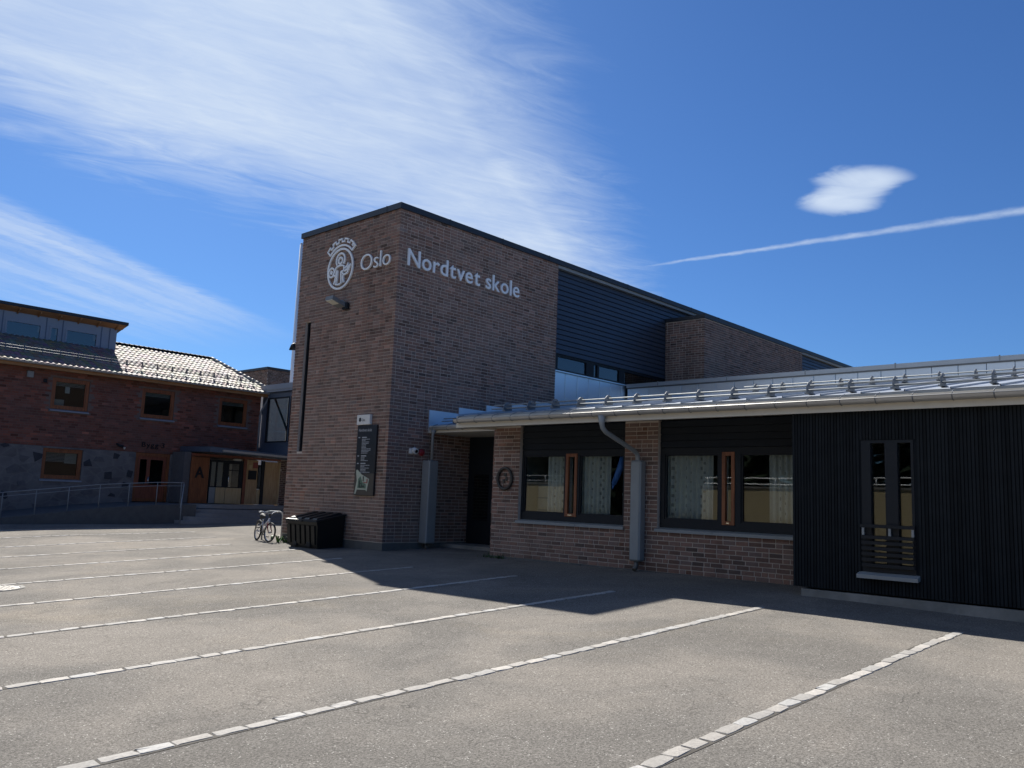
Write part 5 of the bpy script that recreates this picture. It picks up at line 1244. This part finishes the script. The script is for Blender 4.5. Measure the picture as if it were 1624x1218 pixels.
# ------------------------------------------------------------------ glazed link bridge
def bridge():
    t = thing('link_bridge', 'dark framed glazed link bridge between the brick tower and the old building', 'bridge', (20.8, 28, 3.2))
    x = 19.95
    m = MB(); m.box(x-.12, 23, 21, 33.45, 5.94, 6.27); m.build('roof', 'dormer_metal', t)
    m = MB(); m.box(x-.135, x-.122, 21, 33.45, 6.02, 6.06); m.build('roof_line', 'pipe_grey', t)
    m = MB(); m.box(x-.04, 23, 21, 33.45, 3.20, 3.55); m.build('floor_band', 'blue_sheet', t)
    m = MB(); m.box(x+.02, 23, 21, 33.40, 3.56, 3.62); m.build('floor', 'inner_dark', t)
    hol = [(31.3, 33.0, 3.75, 5.70), (28.9, 31.2, 3.75, 5.70), (26.4, 28.8, 3.75, 5.70), (23.9, 26.3, 3.75, 5.70)]
    m = MB(); m.panel('X', x, 21, 33.42, 3.555, 5.935, hol, .12); f = m.build('window_frame', 'blue_sheet', t)
    for a, b, c, d in hol:
        m = MB(); m.frame('X', x-.02, a, b, c, d, .05, .08); m.build('sash', 'dark_frame', f)
        m = MB(); m.box(x+.03, x+.038, a+.04, b-.04, c+.04, d-.04); m.build('pane', 'link_glass', f)
        m = MB(); m.tube([(x+.3, b-.1, d-.02), (x+.3, a+.1, c+.02)], .05, 6); m.build('brace', 'dark_frame', f)
    m = MB(); m.box(x+1.1, x+1.15, 32.35, 32.95, 3.62, 5.6); m.build('inner_panel', 'panel_white', t)
    m = MB(); m.box(x+1.3, x+1.36, 31.4, 32.3, 3.62, 5.8); m.build('inner_panel', 'dormer_metal', t)
    m = MB(); m.box(x+.9, x+.94, 31.55, 31.8, 4.75, 5.05); m.build('notice', 'paper', t)
    m = MB(); m.panel('X', x+2.7, 21, 33.4, 3.62, 5.93, hol, .1); m.build('rear_frame', 'blue_sheet', t)
bridge()
# distant brick block
def block():
    t = thing('distant_brick_block', 'flat roofed brown brick block rising behind the link bridge', 'building', (34, 55, 0))
    m = MB(); m.box(30.04, 42, 50, 58, 0, 9.70); w = m.build('wall', 'mortar', t)
    r = random.Random(9); m = MB(); far_wall_bricks(m, 'Y', 50, 30.04, 34, 8.0, 9.70, [], r, (.16, .105, .085), .10, .28); far_wall_bricks(m, 'X', 30.04, 50, 54, 8.0, 9.70, [], r, (.16, .105, .085), .10, .28); m.build('bricks', 'far_brick', w, kind='stuff')
    m = MB(); m.box(29.95, 42.1, 49.9, 58.1, 9.70, 9.86); m.build('roof_edge', 'black_cap', t)
block()
t = thing('flagpole', 'tall slim white pole rising behind the link bridge beside the tower', 'pole', (21.7, 34, 0))
m = MB(); m.tube([(21.7, 34, .2), (21.7, 34, 13.3)], [.11, .075], 10); m.build('shaft', 'flag_white', t)
m = MB(); m.tube([(21.7, 34, 13.3), (21.7, 34, 13.38)], [.075, .03], 10); m.build('finial', 'galvanised', t)

# ------------------------------------------------------------------ across the yard (seen only in the window panes)
def yard_edge():
    for (a, b, lab) in ((-16, 24.4, 'long yellow rendered retaining wall with railing across the yard'), (33.9, 43.0, 'short yellow rendered wall across the yard beyond the gap')):
        t = thing('retaining_wall', lab, 'wall', (-15.2, (a+b)/2, -.7))
        m = MB(); m.box(-15.6, -15.0, a, b, -1.2, 2.78); m.build('wall', 'yellow_render', t)
        m = MB(); m.box(-15.66, -14.94, a-.05, b+.05, 2.785, 2.88); m.build('coping', 'concrete', t)
        for z in (3.02, 3.34):
            m = MB(); m.tube([(-15.3, a, z), (-15.3, b, z)], .03, 6); m.build('rail', 'flag_white', t)
        y = a+.2
        while y < b:
            m = MB(); m.tube([(-15.3, y, 2.87), (-15.3, y, 3.35)], .03, 6); m.build('rail_post', 'flag_white', t); y += 2.0
    r = random.Random(77)
    spots = [(-21+r.uniform(-2.5, 2.5), -8+i*5.2+r.uniform(-1, 1)) for i in range(14)] + [(-25+r.uniform(-1, 1), -10+i*5.2+r.uniform(-1, 1)) for i in range(14)]
    for i, (x, y) in enumerate(spots):
        t = thing('spruce_tree', 'dark spruce in the row behind the yellow retaining wall', 'tree', (x, y, -1), 'spruces behind the retaining wall')
        H = r.uniform(11, 15); m = MB(); m.tube([(x, y, -1), (x+r.uniform(-.2, .2), y, H*.5), (x, y, H*.95)], [.28, .17, .03], 7); m.build('trunk', 'bark', t)
        m = MB()
        for k in range(1500):
            f = r.random()**.75; z = .2+(H-.2)*f; rad = (1-f)*3.6*r.uniform(.35, 1.05)+.1; a = r.uniform(0, 6.283)
            c = Vector((x+rad*math.cos(a), y+rad*math.sin(a), z-rad*.25)); l = r.uniform(.5, .9); w = r.uniform(.2, .4)
            d = Vector((math.cos(a+r.gauss(0, .4)), math.sin(a+r.gauss(0, .4)), -.35+r.gauss(0, .25))).normalized(); s_ = d.cross(Vector((r.gauss(0, .3), r.gauss(0, .3), 1))).normalized()
            q = r.uniform(.6, 1.4); m.col = (.020*q, .036*q, .016*q)
            m.add([c-d*l-s_*w*.4, c-s_*w, c+d*l, c+s_*w], [(0, 1, 2, 3)])
        m.build('crown', 'needle', t)
yard_edge()
